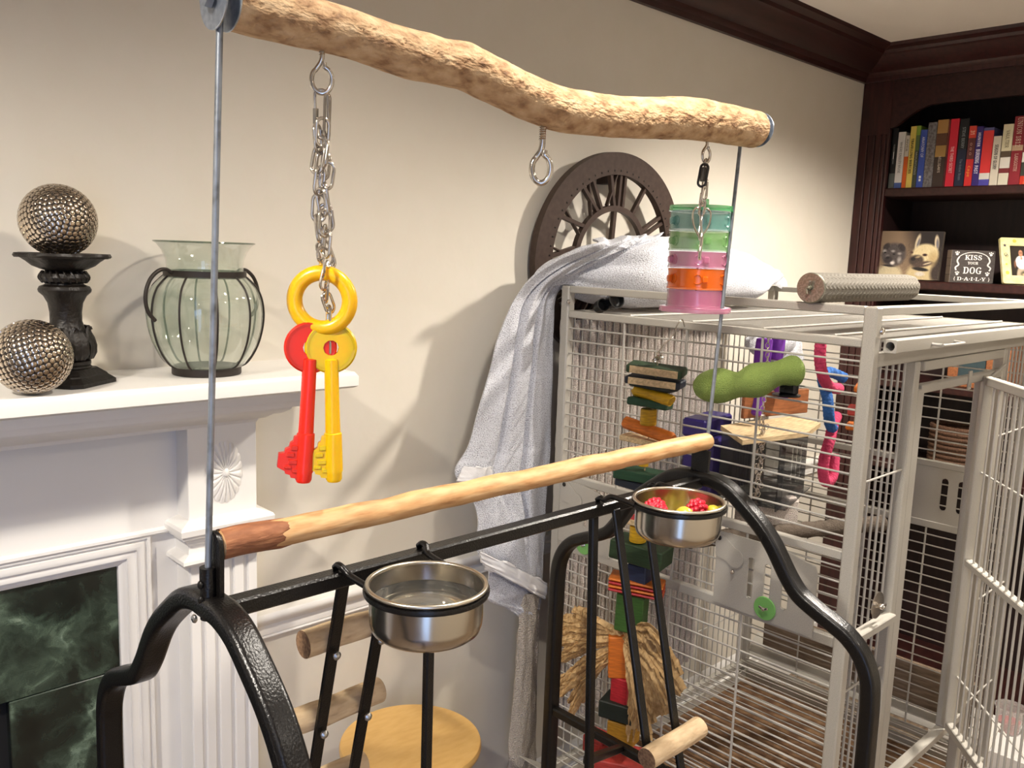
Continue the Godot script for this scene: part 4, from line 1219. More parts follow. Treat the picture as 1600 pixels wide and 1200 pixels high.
func cage() -> void:
	var o := thing("bird_cage", "large grey wire bird cage with open front door and play top", "bird cage", V(2.03, 0, -1.06))
	var k := 0.025
	# corner posts with casters
	for x in [CX0 + k / 2, CX1 - k / 2]:
		for z in [CZ0 + k / 2, CZ1 - k / 2]:
			part(o, "post", S().slab(V(x - k / 2, 0.07, z - k / 2), V(x + k / 2, 1.5785, z + k / 2), 0.003), M.cage)
			part(o, "caster", S().lathe(T(V(x, 0.03, z + 0.004), turn(Vector3(0, 0, 90))), [Vector2(0, -0.01), Vector2(0.026, -0.01), Vector2(0.03, -0.006), Vector2(0.03, 0.006), Vector2(0.026, 0.01), Vector2(0, 0.01)], 18).slab(V(x - 0.012, 0.03, z - 0.01), V(x + 0.012, 0.07, z + 0.01), 0.002), M.black_rubber)
	# the seam beside the front posts: the front frame is a separate tube
	for y in [[1.562, 1.5785], [1.503, 1.519], [0.305, 0.325]]:
		part(o, "rail", S().slab(V(CX0 + 0.002, y[0], CZ0 + k), V(CX0 + k - 0.002, y[1], CZ1 - k), 0.0022), M.cage)
		part(o, "rail", S().slab(V(CX1 - k + 0.002, y[0], CZ0 + k), V(CX1 - 0.002, y[1], CZ1 - k), 0.0022), M.cage)
		part(o, "rail", S().slab(V(CX0 + k, y[0], CZ0 + 0.002), V(CX1 - k, y[1], CZ0 + k - 0.002), 0.0022), M.cage)
		if y[0] != 1.503: part(o, "rail", S().slab(V(CX0 + k, y[0], CZ1 - k + 0.002), V(CX1 - k, y[1], CZ1 - 0.002), 0.0022), M.cage)
	# feeder rails of the two sides
	for x in [[CX0 + 0.002, CX0 + 0.02], [CX1 - 0.02, CX1 - 0.002]]:
		part(o, "rail", S().slab(V(x[0], 1.1, CZ0 + k), V(x[1], 1.118, CZ1 - k), 0.002), M.cage)
		part(o, "rail", S().slab(V(x[0], 0.925, CZ0 + k), V(x[1], 0.946, CZ1 - k), 0.002), M.cage)
	# side wires: level every 30 mm, tied by three upright wires
	var lz := CZ1 - CZ0 - 2 * k
	var wire := S().tube(PackedVector3Array([V(0, 0, -lz / 2), V(0, 0, lz / 2)]), 0.0021, 8).mesh(60)
	var y := 1.4775
	while y > 0.33:
		if absf(y - 1.109) > 0.012 and absf(y - 0.935) > 0.014:
			for x in [CX0 + 0.010, CX1 - 0.010]: placed(o, "side_wire", wire, M.cage_wire, T(V(x, y, (CZ0 + CZ1) / 2)))
		y -= 0.0302
	for z in [-1.249, -1.079, -0.898]:
		for x in [CX0 + 0.0062, CX1 - 0.0062]:
			for q in [[1.118, 1.503], [0.946, 1.1], [0.325, 0.925]]:
				part(o, "upright_wire", S().tube(PackedVector3Array([V(x, q[0], z), V(x, q[1], z)]), 0.0027, 8), M.cage_wire)
	# back: upright wires every 30 mm, tied by level ones
	var bw := S().tube(PackedVector3Array([V(0, 0.325, 0), V(0, 1.503, 0)]), 0.0022, 8).mesh(60)
	for i in 31: placed(o, "back_wire", bw, M.cage_wire, T(V(CX0 + k + 0.0155 + i * 0.0302, 0, CZ0 + 0.012)))
	for yy in [1.15, 0.8, 0.5]: part(o, "cross_wire", S().tube(PackedVector3Array([V(CX0 + k, yy, CZ0 + 0.008), V(CX1 - k, yy, CZ0 + 0.008)]), 0.0024, 8), M.cage_wire)
	# top grille: many wires front to back, thicker ones across
	var tw := S().tube(PackedVector3Array([V(0, 0, CZ0 + k), V(0, 0, CZ1 - 0.005)]), 0.0022, 6).mesh(60)
	for i in 62: placed(o, "top_wire", tw, M.cage_wire, T(V(CX0 + k + 0.008 + i * 0.0151, 1.515, 0)))
	for z in [-1.25, -1.08, -0.91, -0.76]: part(o, "top_cross_wire", S().tube(PackedVector3Array([V(CX0 + k, 1.5195, z), V(CX1 - k, 1.5195, z)]), 0.0026, 8), M.cage_wire)
	# the top's hinged front tube with its pull handle and open end
	var lid := S()
	lid.extrude(Transform3D(Basis(V(0, 0, -1), V(0, 1, 0), V(1, 0, 0)), V(1.582, 1.5075, -0.660)), round_rect(0.024, 0.024, 0.002, 2), CX1 - 0.02 - 1.582, [circle2(Vector2(0, 0), 0.0085, -1, 16)])
	part(o, "lid_tube", lid, M.cage)
	part(o, "lid_handle", S().tube(curve([V(1.745, 1.506, -0.648), V(1.748, 1.505, -0.632), V(1.755, 1.5045, -0.628), V(1.85, 1.5045, -0.628), V(1.857, 1.505, -0.632), V(1.86, 1.506, -0.648)], 0.004), 0.0028, 8), M.cage_wire)
	# front: top rail, two stiles, transom window, side bars
	part(o, "rail", S().slab(V(CX0 + k, 1.468, CZ1 - k + 0.002), V(CX1 - k, 1.494, CZ1 - 0.002), 0.0022), M.cage)
	for x in [[1.742, 1.800], [2.262, 2.29]]: part(o, "stile", S().slab(V(x[0], 0.325, CZ1 - k), V(x[0] + 0.024, 1.468, CZ1), 0.0025).slab(V(x[0] + 0.0245, 0.325, CZ1 - k), V(x[1], 1.41 if x[0] < 2 else 1.468, CZ1 - 0.001), 0.002), M.cage)
	part(o, "rail", S().slab(V(1.790, 1.446, CZ1 - 0.021), V(2.262, 1.466, CZ1 - 0.002), 0.002), M.cage)
	part(o, "rail", S().slab(V(1.790, 1.400, CZ1 - 0.021), V(2.262, 1.418, CZ1 - 0.002), 0.002), M.cage)
	part(o, "door_catch", S().slab(V(2.04, 1.388, CZ1 - 0.003), V(2.057, 1.43, CZ1 + 0.001), 0.001).ball(V(2.0485, 1.397, CZ1 + 0.002), V(0.003, 0.003, 0.002), 8), M.cage)
	part(o, "rail", S().slab(V(1.790, 0.522, CZ1 - 0.024), V(2.262, 0.542, CZ1 - 0.001), 0.002), M.cage)
	part(o, "rail", S().slab(V(CX0 + k, 0.935, CZ1 - 0.012), V(1.742, 0.952, CZ1 + 0.012), 0.002), M.cage)
	var fb := S().tube(PackedVector3Array([V(0, 0.325, 0), V(0, 1.468, 0)]), 0.0027, 8).mesh(60)
	for x in [1.580, 1.608, 1.636, 1.664, 1.692, 1.72, 2.306, 2.334, 2.362, 2.39, 2.418, 2.446, 2.474, 2.495]: placed(o, "front_wire", fb, M.cage_wire, T(V(x, 0, CZ1 - 0.013)))
	for i in 8:
		for q in [[CX0 + k, 1.742], [2.29, CX1 - k]]:
			if i in [1, 4, 6]: part(o, "cross_wire", S().tube(PackedVector3Array([V(q[0], 1.39 - i * 0.14, CZ1 - 0.0085), V(q[1], 1.39 - i * 0.14, CZ1 - 0.0085)]), 0.0022, 8), M.cage_wire)
	# open door, swung out 40 degrees on the right stile
	var dd := V(-cos(deg_to_rad(40.0)), 0, sin(deg_to_rad(40.0)))
	var hinge := V(2.148, 0, CZ1 + 0.0)
	var dn := dd.cross(Vector3.UP)
	var dr := part(o, "door", S().bar(hinge + dd * 0.011 + V(0, 0.555, 0), hinge + dd * 0.011 + V(0, 1.41, 0), 0.02, 0.022, 0.002, dn).bar(hinge + dd * 0.48 + V(0, 0.555, 0), hinge + dd * 0.48 + V(0, 1.41, 0), 0.02, 0.022, 0.002, dn).bar(hinge + V(0, 1.402, 0), hinge + dd * 0.49 + V(0, 1.402, 0), 0.018, 0.02, 0.002).bar(hinge + V(0, 0.974, 0), hinge + dd * 0.49 + V(0, 0.974, 0), 0.018, 0.016, 0.002).bar(hinge + V(0, 0.563, 0), hinge + dd * 0.49 + V(0, 0.563, 0), 0.018, 0.02, 0.002), M.cage, "grey wire door standing open")
	var dw := S().tube(PackedVector3Array([V(0, 0.57, 0), V(0, 1.395, 0)]), 0.0027, 8).mesh(60)
	for i in 15: placed(dr, "door_wire", dw, M.cage_wire, T(hinge + dd * (0.050 + i * 0.0278)))
	for yy in [1.19, 0.69]: part(dr, "door_cross_wire", S().tube(PackedVector3Array([hinge + dd * 0.012 + dn * -0.005 + V(0, yy, 0), hinge + dd * 0.48 + dn * -0.005 + V(0, yy, 0)]), 0.0024, 8), M.cage_wire)
	part(o, "hinge_pin", S().tube(PackedVector3Array([hinge + V(0.008, 1.40, 0.0), hinge + V(0.115, 1.432, 0.004)]), 0.003, 8), M.cage_wire)
	part(o, "stile", S().slab(V(2.152, 0.542, CZ1 - k), V(2.176, 1.400, CZ1 - 0.002), 0.002), M.cage)
	# feeder doors in the left side: slotted plates hinged in the wire
	var plate := func(zl: float, zr: float, yb: float, yt: float, slots: Array, called: String) -> MeshInstance3D:
		var w := zr - zl
		var h := yt - yb
		var out := PackedVector2Array([Vector2(0, 0), Vector2(w, -0.004), Vector2(w, h - 0.03), Vector2(w - 0.006, h - 0.016), Vector2(w - 0.025, h - 0.012), Vector2(w - 0.06, h - 0.004), Vector2(w - 0.09, h), Vector2(0, h)])
		var holes := []
		for s in slots: holes.append(shifted(round_rect(s[2], s[3], s[2] / 2 - 0.0005, 5), Vector2(s[0], s[1])))
		return part(o, called, S().extrude(Transform3D(Basis(V(0, 0, 1), V(0, 1, 0), V(-1, 0, 0)), V(CX0 - 0.0005, yb, zl)), out, 0.004, holes), M.cage)
	var p1: MeshInstance3D = plate.call(-0.962, -0.737, 0.936, 1.092, [[0.083, 0.075, 0.0135, 0.088], [0.121, 0.078, 0.0145, 0.076], [0.161, 0.068, 0.015, 0.070]], "feeder_door")
	var p2: MeshInstance3D = plate.call(-1.415, -1.252, 0.95, 1.104, [[0.055, 0.085, 0.012, 0.06], [0.085, 0.082, 0.012, 0.06]], "feeder_door")
	for q in [[-0.955, 1.078, -0.918, 1.014, p1], [-1.40, 1.095, -1.36, 1.02, p2]]:
		# swinging latch: an arm that widens to a disc
		var lt := PackedVector2Array()
		for a in 13: lt.append(Vector2(0.038, -0.034) + Vector2(cos(deg_to_rad(-150.0 + a * 20.0)), sin(deg_to_rad(-150.0 + a * 20.0))) * 0.021)
		lt.append(Vector2(0.012, 0.006)); lt.append(Vector2(-0.006, 0.008)); lt.append(Vector2(-0.010, -0.004)); lt.append(Vector2(-0.006, -0.04))
		part(q[4], "latch", S().extrude(Transform3D(Basis(V(0, 0, 1), V(0, 1, 0), V(-1, 0, 0)), V(CX0 - 0.0055, q[1], q[0])), lt, 0.0018), M.cage)
		part(q[4], "latch_screw", S().ball(V(CX0 - 0.008, q[1], q[0]), V(0.003, 0.0055, 0.0055), 10), M.dark_metal)
		part(q[4], "knob", S().ball(V(CX0 - 0.008, q[3], q[2]), V(0.005, 0.0045, 0.0045), 10), M.chrome)
	for q in [[-0.84, 0.960, p1], [-1.329, 0.960, p2]]:
		part(q[2], "green_washer", S().lathe(T(V(CX0 - 0.006, q[1], q[0]), turn(Vector3(0, 0, 90))), [Vector2(0, -0.001), Vector2(0.0235, -0.001), Vector2(0.0245, 0.0), Vector2(0.0235, 0.0022), Vector2(0, 0.0024)], 32), M.green_plastic, "bright green plastic washer")
		part(q[2], "wing_nut", S().ball(V(CX0 - 0.012, q[1], q[0]), V(0.004, 0.0045, 0.0045), 10).box(T(V(CX0 - 0.013, q[1] + 0.002, q[0] - 0.006), turn(Vector3(25, 0, 0))), V(0.002, 0.005, 0.009), 0.0008).box(T(V(CX0 - 0.013, q[1] + 0.002, q[0] + 0.006), turn(Vector3(-25, 0, 0))), V(0.002, 0.005, 0.009), 0.0008), M.chrome)
	# feeder cup holder plate in the right side, seen through the open door
	var rp := S().extrude(Transform3D(Basis(V(0, 0, 1), V(0, 1, 0), V(-1, 0, 0)), V(CX1 - 0.014, 0.94, -0.955)), PackedVector2Array([Vector2(0, 0), Vector2(0.185, 0), Vector2(0.185, 0.165), Vector2(0.0, 0.165)]), 0.004, [shifted(round_rect(0.0185, 0.092, 0.009, 5), Vector2(0.098, 0.088)), shifted(round_rect(0.0185, 0.092, 0.009, 5), Vector2(0.142, 0.088))])
	part(o, "feeder_door", rp, M.cage)
	# floor: grille, tray, skirt
	var fw := S().tube(PackedVector3Array([V(0, 0.335, CZ0 + k), V(0, 0.335, CZ1 - k)]), 0.002, 6).mesh(60)
	for i in 31: placed(o, "floor_wire", fw, M.cage_wire, T(V(CX0 + k + 0.015 + i * 0.0305, 0, 0)))
	part(o, "tray", S().slab(V(CX0 + 0.03, 0.262, CZ0 + 0.03), V(CX1 - 0.03, 0.268, CZ1 + 0.01), 0.001).slab(V(CX0 + 0.03, 0.262, CZ1 - 0.0), V(CX1 - 0.03, 0.30, CZ1 + 0.012), 0.002).slab(V(CX0 + 0.03, 0.262, CZ0 + 0.03), V(CX0 + 0.034, 0.30, CZ1), 0.001).slab(V(CX1 - 0.034, 0.262, CZ0 + 0.03), V(CX1 - 0.03, 0.30, CZ1), 0.001).slab(V(CX0 + 0.03, 0.262, CZ0 + 0.03), V(CX1 - 0.03, 0.30, CZ0 + 0.034), 0.001), M.cage)
	part(o, "tray_paper", S().slab(V(CX0 + 0.036, 0.2685, CZ0 + 0.036), V(CX1 - 0.036, 0.2695, CZ1 - 0.004)), M.kraft)
	for q in [[CX0 - 0.09, 0.30, 0], [CX1 + 0.005, 0.30, 1]]:
		var a := V(CX0 - 0.002, 0.33, 0) if q[2] == 0 else V(CX1 + 0.002, 0.33, 0)
		var b := V(CX0 - 0.085, 0.385, 0) if q[2] == 0 else V(CX1 + 0.085, 0.385, 0)
		var n := (b - a).normalized()
		part(o, "seed_guard", S().box(T((a + b) / 2 + V(0, 0, (CZ0 + CZ1) / 2), Basis(n, V(0, 0, 1).cross(n), V(0, 0, 1))), V((b - a).length(), 0.003, CZ1 - CZ0), 0.001), M.cage)
	part(o, "stand_shelf", S().slab(V(CX0 + k, 0.12, CZ0 + k), V(CX1 - k, 0.13, CZ1 - k), 0.002), M.cage)
	for q in [[0.025, 1.541, CZ0 + 0.022]]: part(o, "bolt", S().ball(V(CX0 - 0.001, q[1], -1.418), V(0.004, 0.006, 0.006), 10), M.chrome)
	part(o, "bolt", S().ball(V(CX0 + k, 1.535, CZ1 + 0.001), V(0.008, 0.007, 0.005), 10), M.chrome)
	# swing perch bolted through the front bars: washer and wing nut on the left front panel
	part(o, "washer", S().lathe(T(V(1.662, 0.99, CZ1 + 0.004), turn(Vector3(90, 0, 0))), [Vector2(0, -0.001), Vector2(0.026, -0.001), Vector2(0.027, 0.001), Vector2(0, 0.002)], 28).ball(V(1.662, 0.99, CZ1 + 0.012), V(0.006, 0.006, 0.008), 10).box(T(V(1.672, 0.99, CZ1 + 0.014)), V(0.014, 0.006, 0.003), 0.001), M.chrome)

func cage_things() -> void:
	# silvery grey terry cover behind the back wires
	var g := []
	var f := FastNoiseLite.new()
	f.seed = 4; f.frequency = 14.0
	for i in 60:
		var row := PackedVector3Array()
		for j in 160:
			var x := lerpf(1.548, 2.20, j / 159.0)
			var y := lerpf(1.495, 0.42, i / 59.0)
			var ph := (x - CX0 - 0.025 - 0.0155) / 0.0302
			var bulge := pow(absf(sin(PI * ph)), 0.8) * 0.021
			row.append(V(x, y, CZ0 - 0.006 + bulge + f.get_noise_2d(x, y) * 0.004))
		g.append(row)
	single("cage_cover", S().grid(g, 0.003), M.terry, "grey looped terry cover sheet hanging close behind the cage back wires", "cover", V(1.9, 0.42, CZ0))
	# grey green concrete perch outside the left side
	var at := V(1.543, 1.433, -0.822)
	var e := V(1.352, 1.409, -0.902)
	var gp := thing("grit_perch", "knobbly light green grit perch sticking out of the left cage side", "perch", at)
	var d := (e - at).normalized()
	var pts := PackedVector3Array()
	var rr := PackedFloat32Array()
	var a0 := at + V(0.008, 0.012, 0.004)
	for i in 41:
		var t := i / 40.0
		var r := 0.0285 - 0.0045 * cos(t * TAU * 2.55 + 3.0)
		if t < 0.08: r *= sqrt(1.0 - pow(1.0 - t / 0.08, 2.0)) * 0.98 + 0.02
		if t > 0.90: r *= sqrt(maxf(0.0, 1.0 - pow((t - 0.90) / 0.10, 2.0))) * 0.98 + 0.02
		pts.append(a0.lerp(e + d * 0.012 + V(0, 0.004, 0), t) + V(0, 0.004 * sin(t * TAU * 1.3 + 0.5), 0.003 * cos(t * 9.0)))
		rr.append(r)
	var gs := S()
	gs.tube(pts, rr, 40)
	var fn := FastNoiseLite.new()
	fn.frequency = 160.0; fn.seed = 2
	part(gp, "perch_body", gs, M.grit_green)
	part(gp, "clamp", S().box(T(V(1.535, 1.412, -0.826)), V(0.018, 0.022, 0.034), 0.003).lathe(T(V(1.531, 1.4005, -0.828)), [Vector2(0, -0.003), Vector2(0.026, -0.003), Vector2(0.027, 0.0), Vector2(0.0, 0.002)], 28), M.black_plastic, "black clamp and washer")
	# grey sanded cylinder perch lying on the top rim
	var sp := thing("cylinder_perch", "grey ribbed cylinder perch with metal end cap lying on the cage rim", "perch", V(1.75, 1.579, -0.797))
	var cy := S()
	var cg := []
	var nA := 96
	for i in 150:
		var x := lerpf(1.536, 1.985, i / 149.0)
		var row := PackedVector3Array()
		for k in nA + 1:
			var an := TAU * (k % nA) / nA
			# oblique raised strips, like a wound grip tape
			var w := sin(an * 3.0 * 2.0 + (x - 1.53) * 0.0) * 0.0
			var strip := fposmod(x * 62.0 + sin(an * 8.0) * 0.5, 1.0)
			var band := 0.5 + 0.5 * sin(an * 8.0)
			var r := 0.0272 + 0.0012 * smoothstep(0.15, 0.3, strip) * (1.0 - smoothstep(0.7, 0.85, strip)) * smoothstep(0.15, 0.4, band)
			if i > 143: r *= sqrt(maxf(0.02, 1.0 - pow((i - 143) / 6.5, 2.0)))
			row.append(V(x, 1.6065 + sin(an) * r, -0.797 + cos(an) * r))
		cg.append(row)
	for i in 149:
		for k in nA: cy.quad(cg[i][k], cg[i][k + 1], cg[i + 1][k + 1], cg[i + 1][k])
	part(sp, "roller", cy, M.grit_grey)
	part(sp, "end_cap", S().lathe(T(V(1.533, 1.6065, -0.797), turn(Vector3(0, 0, 90))), [Vector2(0, -0.004), Vector2(0.0275, -0.004), Vector2(0.0285, -0.002), Vector2(0.0285, 0.001), Vector2(0.027, 0.0025), Vector2(0, 0.0025)], 40), M.cap_metal)
	part(sp, "wing_nut", S().ball(V(1.527, 1.6065, -0.797), V(0.006, 0.005, 0.005), 12).box(T(V(1.524, 1.614, -0.796), turn(Vector3(15, 0, 10))), V(0.003, 0.012, 0.005), 0.001).box(T(V(1.524, 1.600, -0.801), turn(Vector3(-15, 0, -10))), V(0.003, 0.012, 0.005), 0.001), M.cap_metal)
	block_toy()
	inside_things()

func block_toy() -> void:
	# tall hanging toy of coloured wood blocks, outside the left wires
	var X := 1.452
	var u := thing("block_toy", "tall hanging toy of coloured wood blocks with corn husks on the cage side", "bird toy", V(X, 0.45, -1.10))
	part(u, "hook", S().tube(curve([V(1.541, 1.51, -1.08), V(1.53, 1.525, -1.08), V(1.515, 1.515, -1.08), V(1.50, 1.49, -1.08), V(1.47, 1.475, -1.078), V(X, 1.46, -1.078)], 0.004), 0.0013, 8), M.chrome)
	var knot := S()
	for k in 7:
		knot.tube(link_path(V(X + 0.004 * sin(k * 2.2), 1.448 + 0.005 * cos(k * 1.7), -1.078 + 0.006 * sin(k * 3.1)), 0.017, 0.009, turn(Vector3(k * 31.0, k * 57.0, k * 43.0))), 0.0012, 6, true)
	part(u, "chain_knot", knot, M.chrome)
	part(u, "cord", S().tube(PackedVector3Array([V(X, 1.45, -1.078), V(X, 1.2, -1.096), V(X, 0.5, -1.12)]), 0.0015, 6), M.cord)
	# y, z, size (x, y, z), tilt, colour, raw = fresh cut cream face
	var slab := func(called: String, y: float, z: float, size: Vector3, tilt: Vector3, m: Material, cut: Material, label: String) -> void:
		var t := T(V(X, y, z), turn(tilt))
		var b := part(u, called, S().box(t, size, 0.0025), m, label)
		if cut: part(b, "cut_face", S().box(t * T(V(-size.x * 0.5 - 0.0003, 0, -0.0)), V(0.0022, size.y * 0.9, size.z * 0.86), 0.0008), cut)
	slab.call("wood_slab", 1.4235, -1.08, V(0.05, 0.017, 0.118), Vector3(3, 22, 6), M.dye_green, M.raw_wood, "green slab with a pale cut face")
	slab.call("wood_slab", 1.3985, -1.082, V(0.05, 0.016, 0.118), Vector3(2, 20, 2), M.dye_navy, M.raw_wood, "navy slab with a pale cut face")
	slab.call("wood_slab", 1.388, -1.085, V(0.045, 0.010, 0.095), Vector3(4, 12, 0), M.dye_dark, null, "black green slab")
	part(u, "wood_peg", S().tube(PackedVector3Array([V(X - 0.006, 1.377, -1.128), V(X - 0.006, 1.374, -1.126), V(X - 0.006, 1.3655, -1.036), V(X - 0.006, 1.364, -1.033)]), PackedFloat32Array([0.010, 0.0125, 0.0125, 0.011]), 16), M.dye_yellow, "yellow round peg")
	slab.call("wood_slab", 1.3515, -1.092, V(0.045, 0.016, 0.088), Vector3(3, 18, -4), M.dye_teal, null, "green slab")
	part(u, "wood_peg", S().lathe(T(V(X, 0, -1.094)), [Vector2(0, 1.305), Vector2(0.0165, 1.305), Vector2(0.0172, 1.307), Vector2(0.0172, 1.336), Vector2(0.016, 1.339), Vector2(0, 1.339)], 20), M.dye_yellow, "yellow upright spool")
	part(u, "wood_peg", S().tube(PackedVector3Array([V(X - 0.004, 1.302, -1.153), V(X - 0.004, 1.301, -1.150), V(X - 0.004, 1.287, -1.03), V(X - 0.004, 1.2855, -1.026)]), PackedFloat32Array([0.010, 0.0135, 0.0135, 0.011]), 16), M.dye_orange, "orange round peg")
	slab.call("wood_slab", 1.270, -1.10, V(0.045, 0.012, 0.10), Vector3(3, 10, 0), M.raw_wood, null, "bare wood slab")
	part(u, "wood_peg", S().lathe(T(V(X, 0, -1.10)), [Vector2(0, 1.215), Vector2(0.011, 1.215), Vector2(0.0115, 1.255), Vector2(0, 1.256)], 16), M.dye_yellow, "small yellow spool")
	slab.call("wood_slab", 1.195, -1.10, V(0.05, 0.022, 0.118), Vector3(3, 25, 3), M.dye_teal, null, "deep green slab")
	slab.call("wood_slab", 1.172, -1.122, V(0.05, 0.018, 0.07), Vector3(6, 15, -3), M.dye_navy, null, "navy slab")
	slab.call("wood_slab", 1.095, -1.10, V(0.05, 0.014, 0.06), Vector3(0, 10, 0), M.dye_red, M.raw_wood, "red slab with a pale cut face")
	part(u, "wood_peg", S().lathe(T(V(X - 0.01, 0, -1.096)), [Vector2(0, 1.052), Vector2(0.0175, 1.052), Vector2(0.018, 1.054), Vector2(0.018, 1.083), Vector2(0.017, 1.085), Vector2(0, 1.085)], 20), M.dye_yellow, "yellow spool")
	slab.call("wood_block", 1.028, -1.092, V(0.07, 0.042, 0.12), Vector3(4, 14, 0), M.dye_green, null, "large green block")
	slab.call("wood_block", 0.982, -1.092, V(0.04, 0.04, 0.044), Vector3(0, 12, 0), M.dye_blue, null, "dark blue block")
	for k in 4: slab.call("thin_slat", 0.962 - k * 0.0078, -1.098, V(0.06, 0.0055, 0.118), Vector3(4, 30, 0), M.dye_red if k % 2 else M.dye_orange, null, "red thin slat" if k % 2 else "orange thin slat")
	slab.call("wood_block", 0.888, -1.108, V(0.045, 0.088, 0.062), Vector3(2, 20, 2), M.dye_leaf, null, "leaf green upright block")
	slab.call("wood_block", 0.777, -1.135, V(0.045, 0.094, 0.05), Vector3(-2, 42, -3), M.dye_orange, null, "orange upright block")
	slab.call("wood_block", 0.702, -1.122, V(0.04, 0.06, 0.04), Vector3(0, 12, 0), M.dye_red, null, "crimson block")
	slab.call("wood_block", 0.656, -1.122, V(0.062, 0.04, 0.085), Vector3(0, 18, 0), M.dye_dark, null, "black green block")
	slab.call("wood_block", 0.605, -1.112, V(0.045, 0.05, 0.062), Vector3(0, 14, 0), M.dye_ochre, null, "ochre block")
	slab.call("wood_block", 0.538, -1.10, V(0.08, 0.03, 0.13), Vector3(0, 30, 4), M.dye_coral, null, "coral red block")
	slab.call("wood_block", 0.545, -1.185, V(0.05, 0.04, 0.05), Vector3(0, 10, 0), M.dye_coral, null, "coral red block")
	# corn husks: pleated strips fanning out on both sides
	var f := FastNoiseLite.new()
	f.seed = 21; f.frequency = 6.0
	var fan := [[V(X, 0.822, -1.13), V(X - 0.02, 0.832, -1.20), V(X - 0.03, 0.812, -1.285), 0.030], [V(X, 0.815, -1.13), V(X - 0.02, 0.79, -1.20), V(X - 0.03, 0.735, -1.285), 0.024], [V(X, 0.80, -1.13), V(X - 0.02, 0.74, -1.20), V(X - 0.03, 0.655, -1.275), 0.028], [V(X, 0.795, -1.13), V(X - 0.02, 0.72, -1.19), V(X - 0.02, 0.615, -1.25), 0.020],
		[V(X, 0.835, -1.12), V(X - 0.015, 0.855, -1.05), V(X - 0.01, 0.80, -0.985), 0.034], [V(X, 0.825, -1.12), V(X - 0.02, 0.80, -1.04), V(X - 0.01, 0.735, -0.975), 0.036], [V(X, 0.815, -1.12), V(X - 0.025, 0.76, -1.06), V(X - 0.02, 0.665, -1.02), 0.036], [V(X, 0.81, -1.12), V(X - 0.02, 0.74, -1.075), V(X - 0.02, 0.625, -1.06), 0.028]]
	var strips := []
	for k in fan.size():
		for s in 3:
			var e: Vector3 = fan[k][2]
			var md: Vector3 = fan[k][1]
			var off := (s - 1) * 0.024
			strips.append([fan[k][0], md + V(0.008 * sin(k * 3.0 + s * 2.0), off * 0.55, off * 0.3), e + V(0.012 * sin(k * 2.0 + s), off + 0.008 * sin(k * 5.0 + s * 4.0), off * 0.5 + 0.016 * cos(k * 4.0 + s * 3.0)), fan[k][3] * 0.42])
	fan = strips
	for k in fan.size():
		var q: Array = fan[k]
		var p := curve([q[0], q[1], q[2]], 0.006)
		var hg := []
		for i in p.size():
			var t := float(i) / (p.size() - 1)
			var dv := (p[mini(i + 1, p.size() - 1)] - p[maxi(i - 1, 0)]).normalized()
			var side := dv.cross(V(-1, 0, 0)).normalized()
			var wd: float = q[3] * (0.35 + 0.9 * sin(PI * minf(t * 0.62 + 0.05, 0.9))) * (1.0 if t < 0.93 else 0.8)
			var row := PackedVector3Array()
			for j in 17:
				var s := j / 8.0 - 1.0
				var pl := 0.0030 * sin(s * (7.0 + 2.0 * sin(k * 2.0)) + t * 3.0 * sin(k * 1.3) + k + 3.0 * f.get_noise_2d(t * 0.5, k * 2.0)) + 0.006 * f.get_noise_2d(s * 0.5 + k, t * 0.6) - 0.006 * (1.0 - s * s)
				row.append(p[i] + side * s * wd * (1.0 + 0.1 * f.get_noise_2d(k * 3.0, t * 2.0 + s * 0.2)) + V(pl, f.get_noise_2d(t + 5.0, s * 0.2 + k) * 0.006, 0))
			hg.append(row)
		part(u, "corn_husk", S().grid(hg, 0.0008), M.husk, "", 70.0)

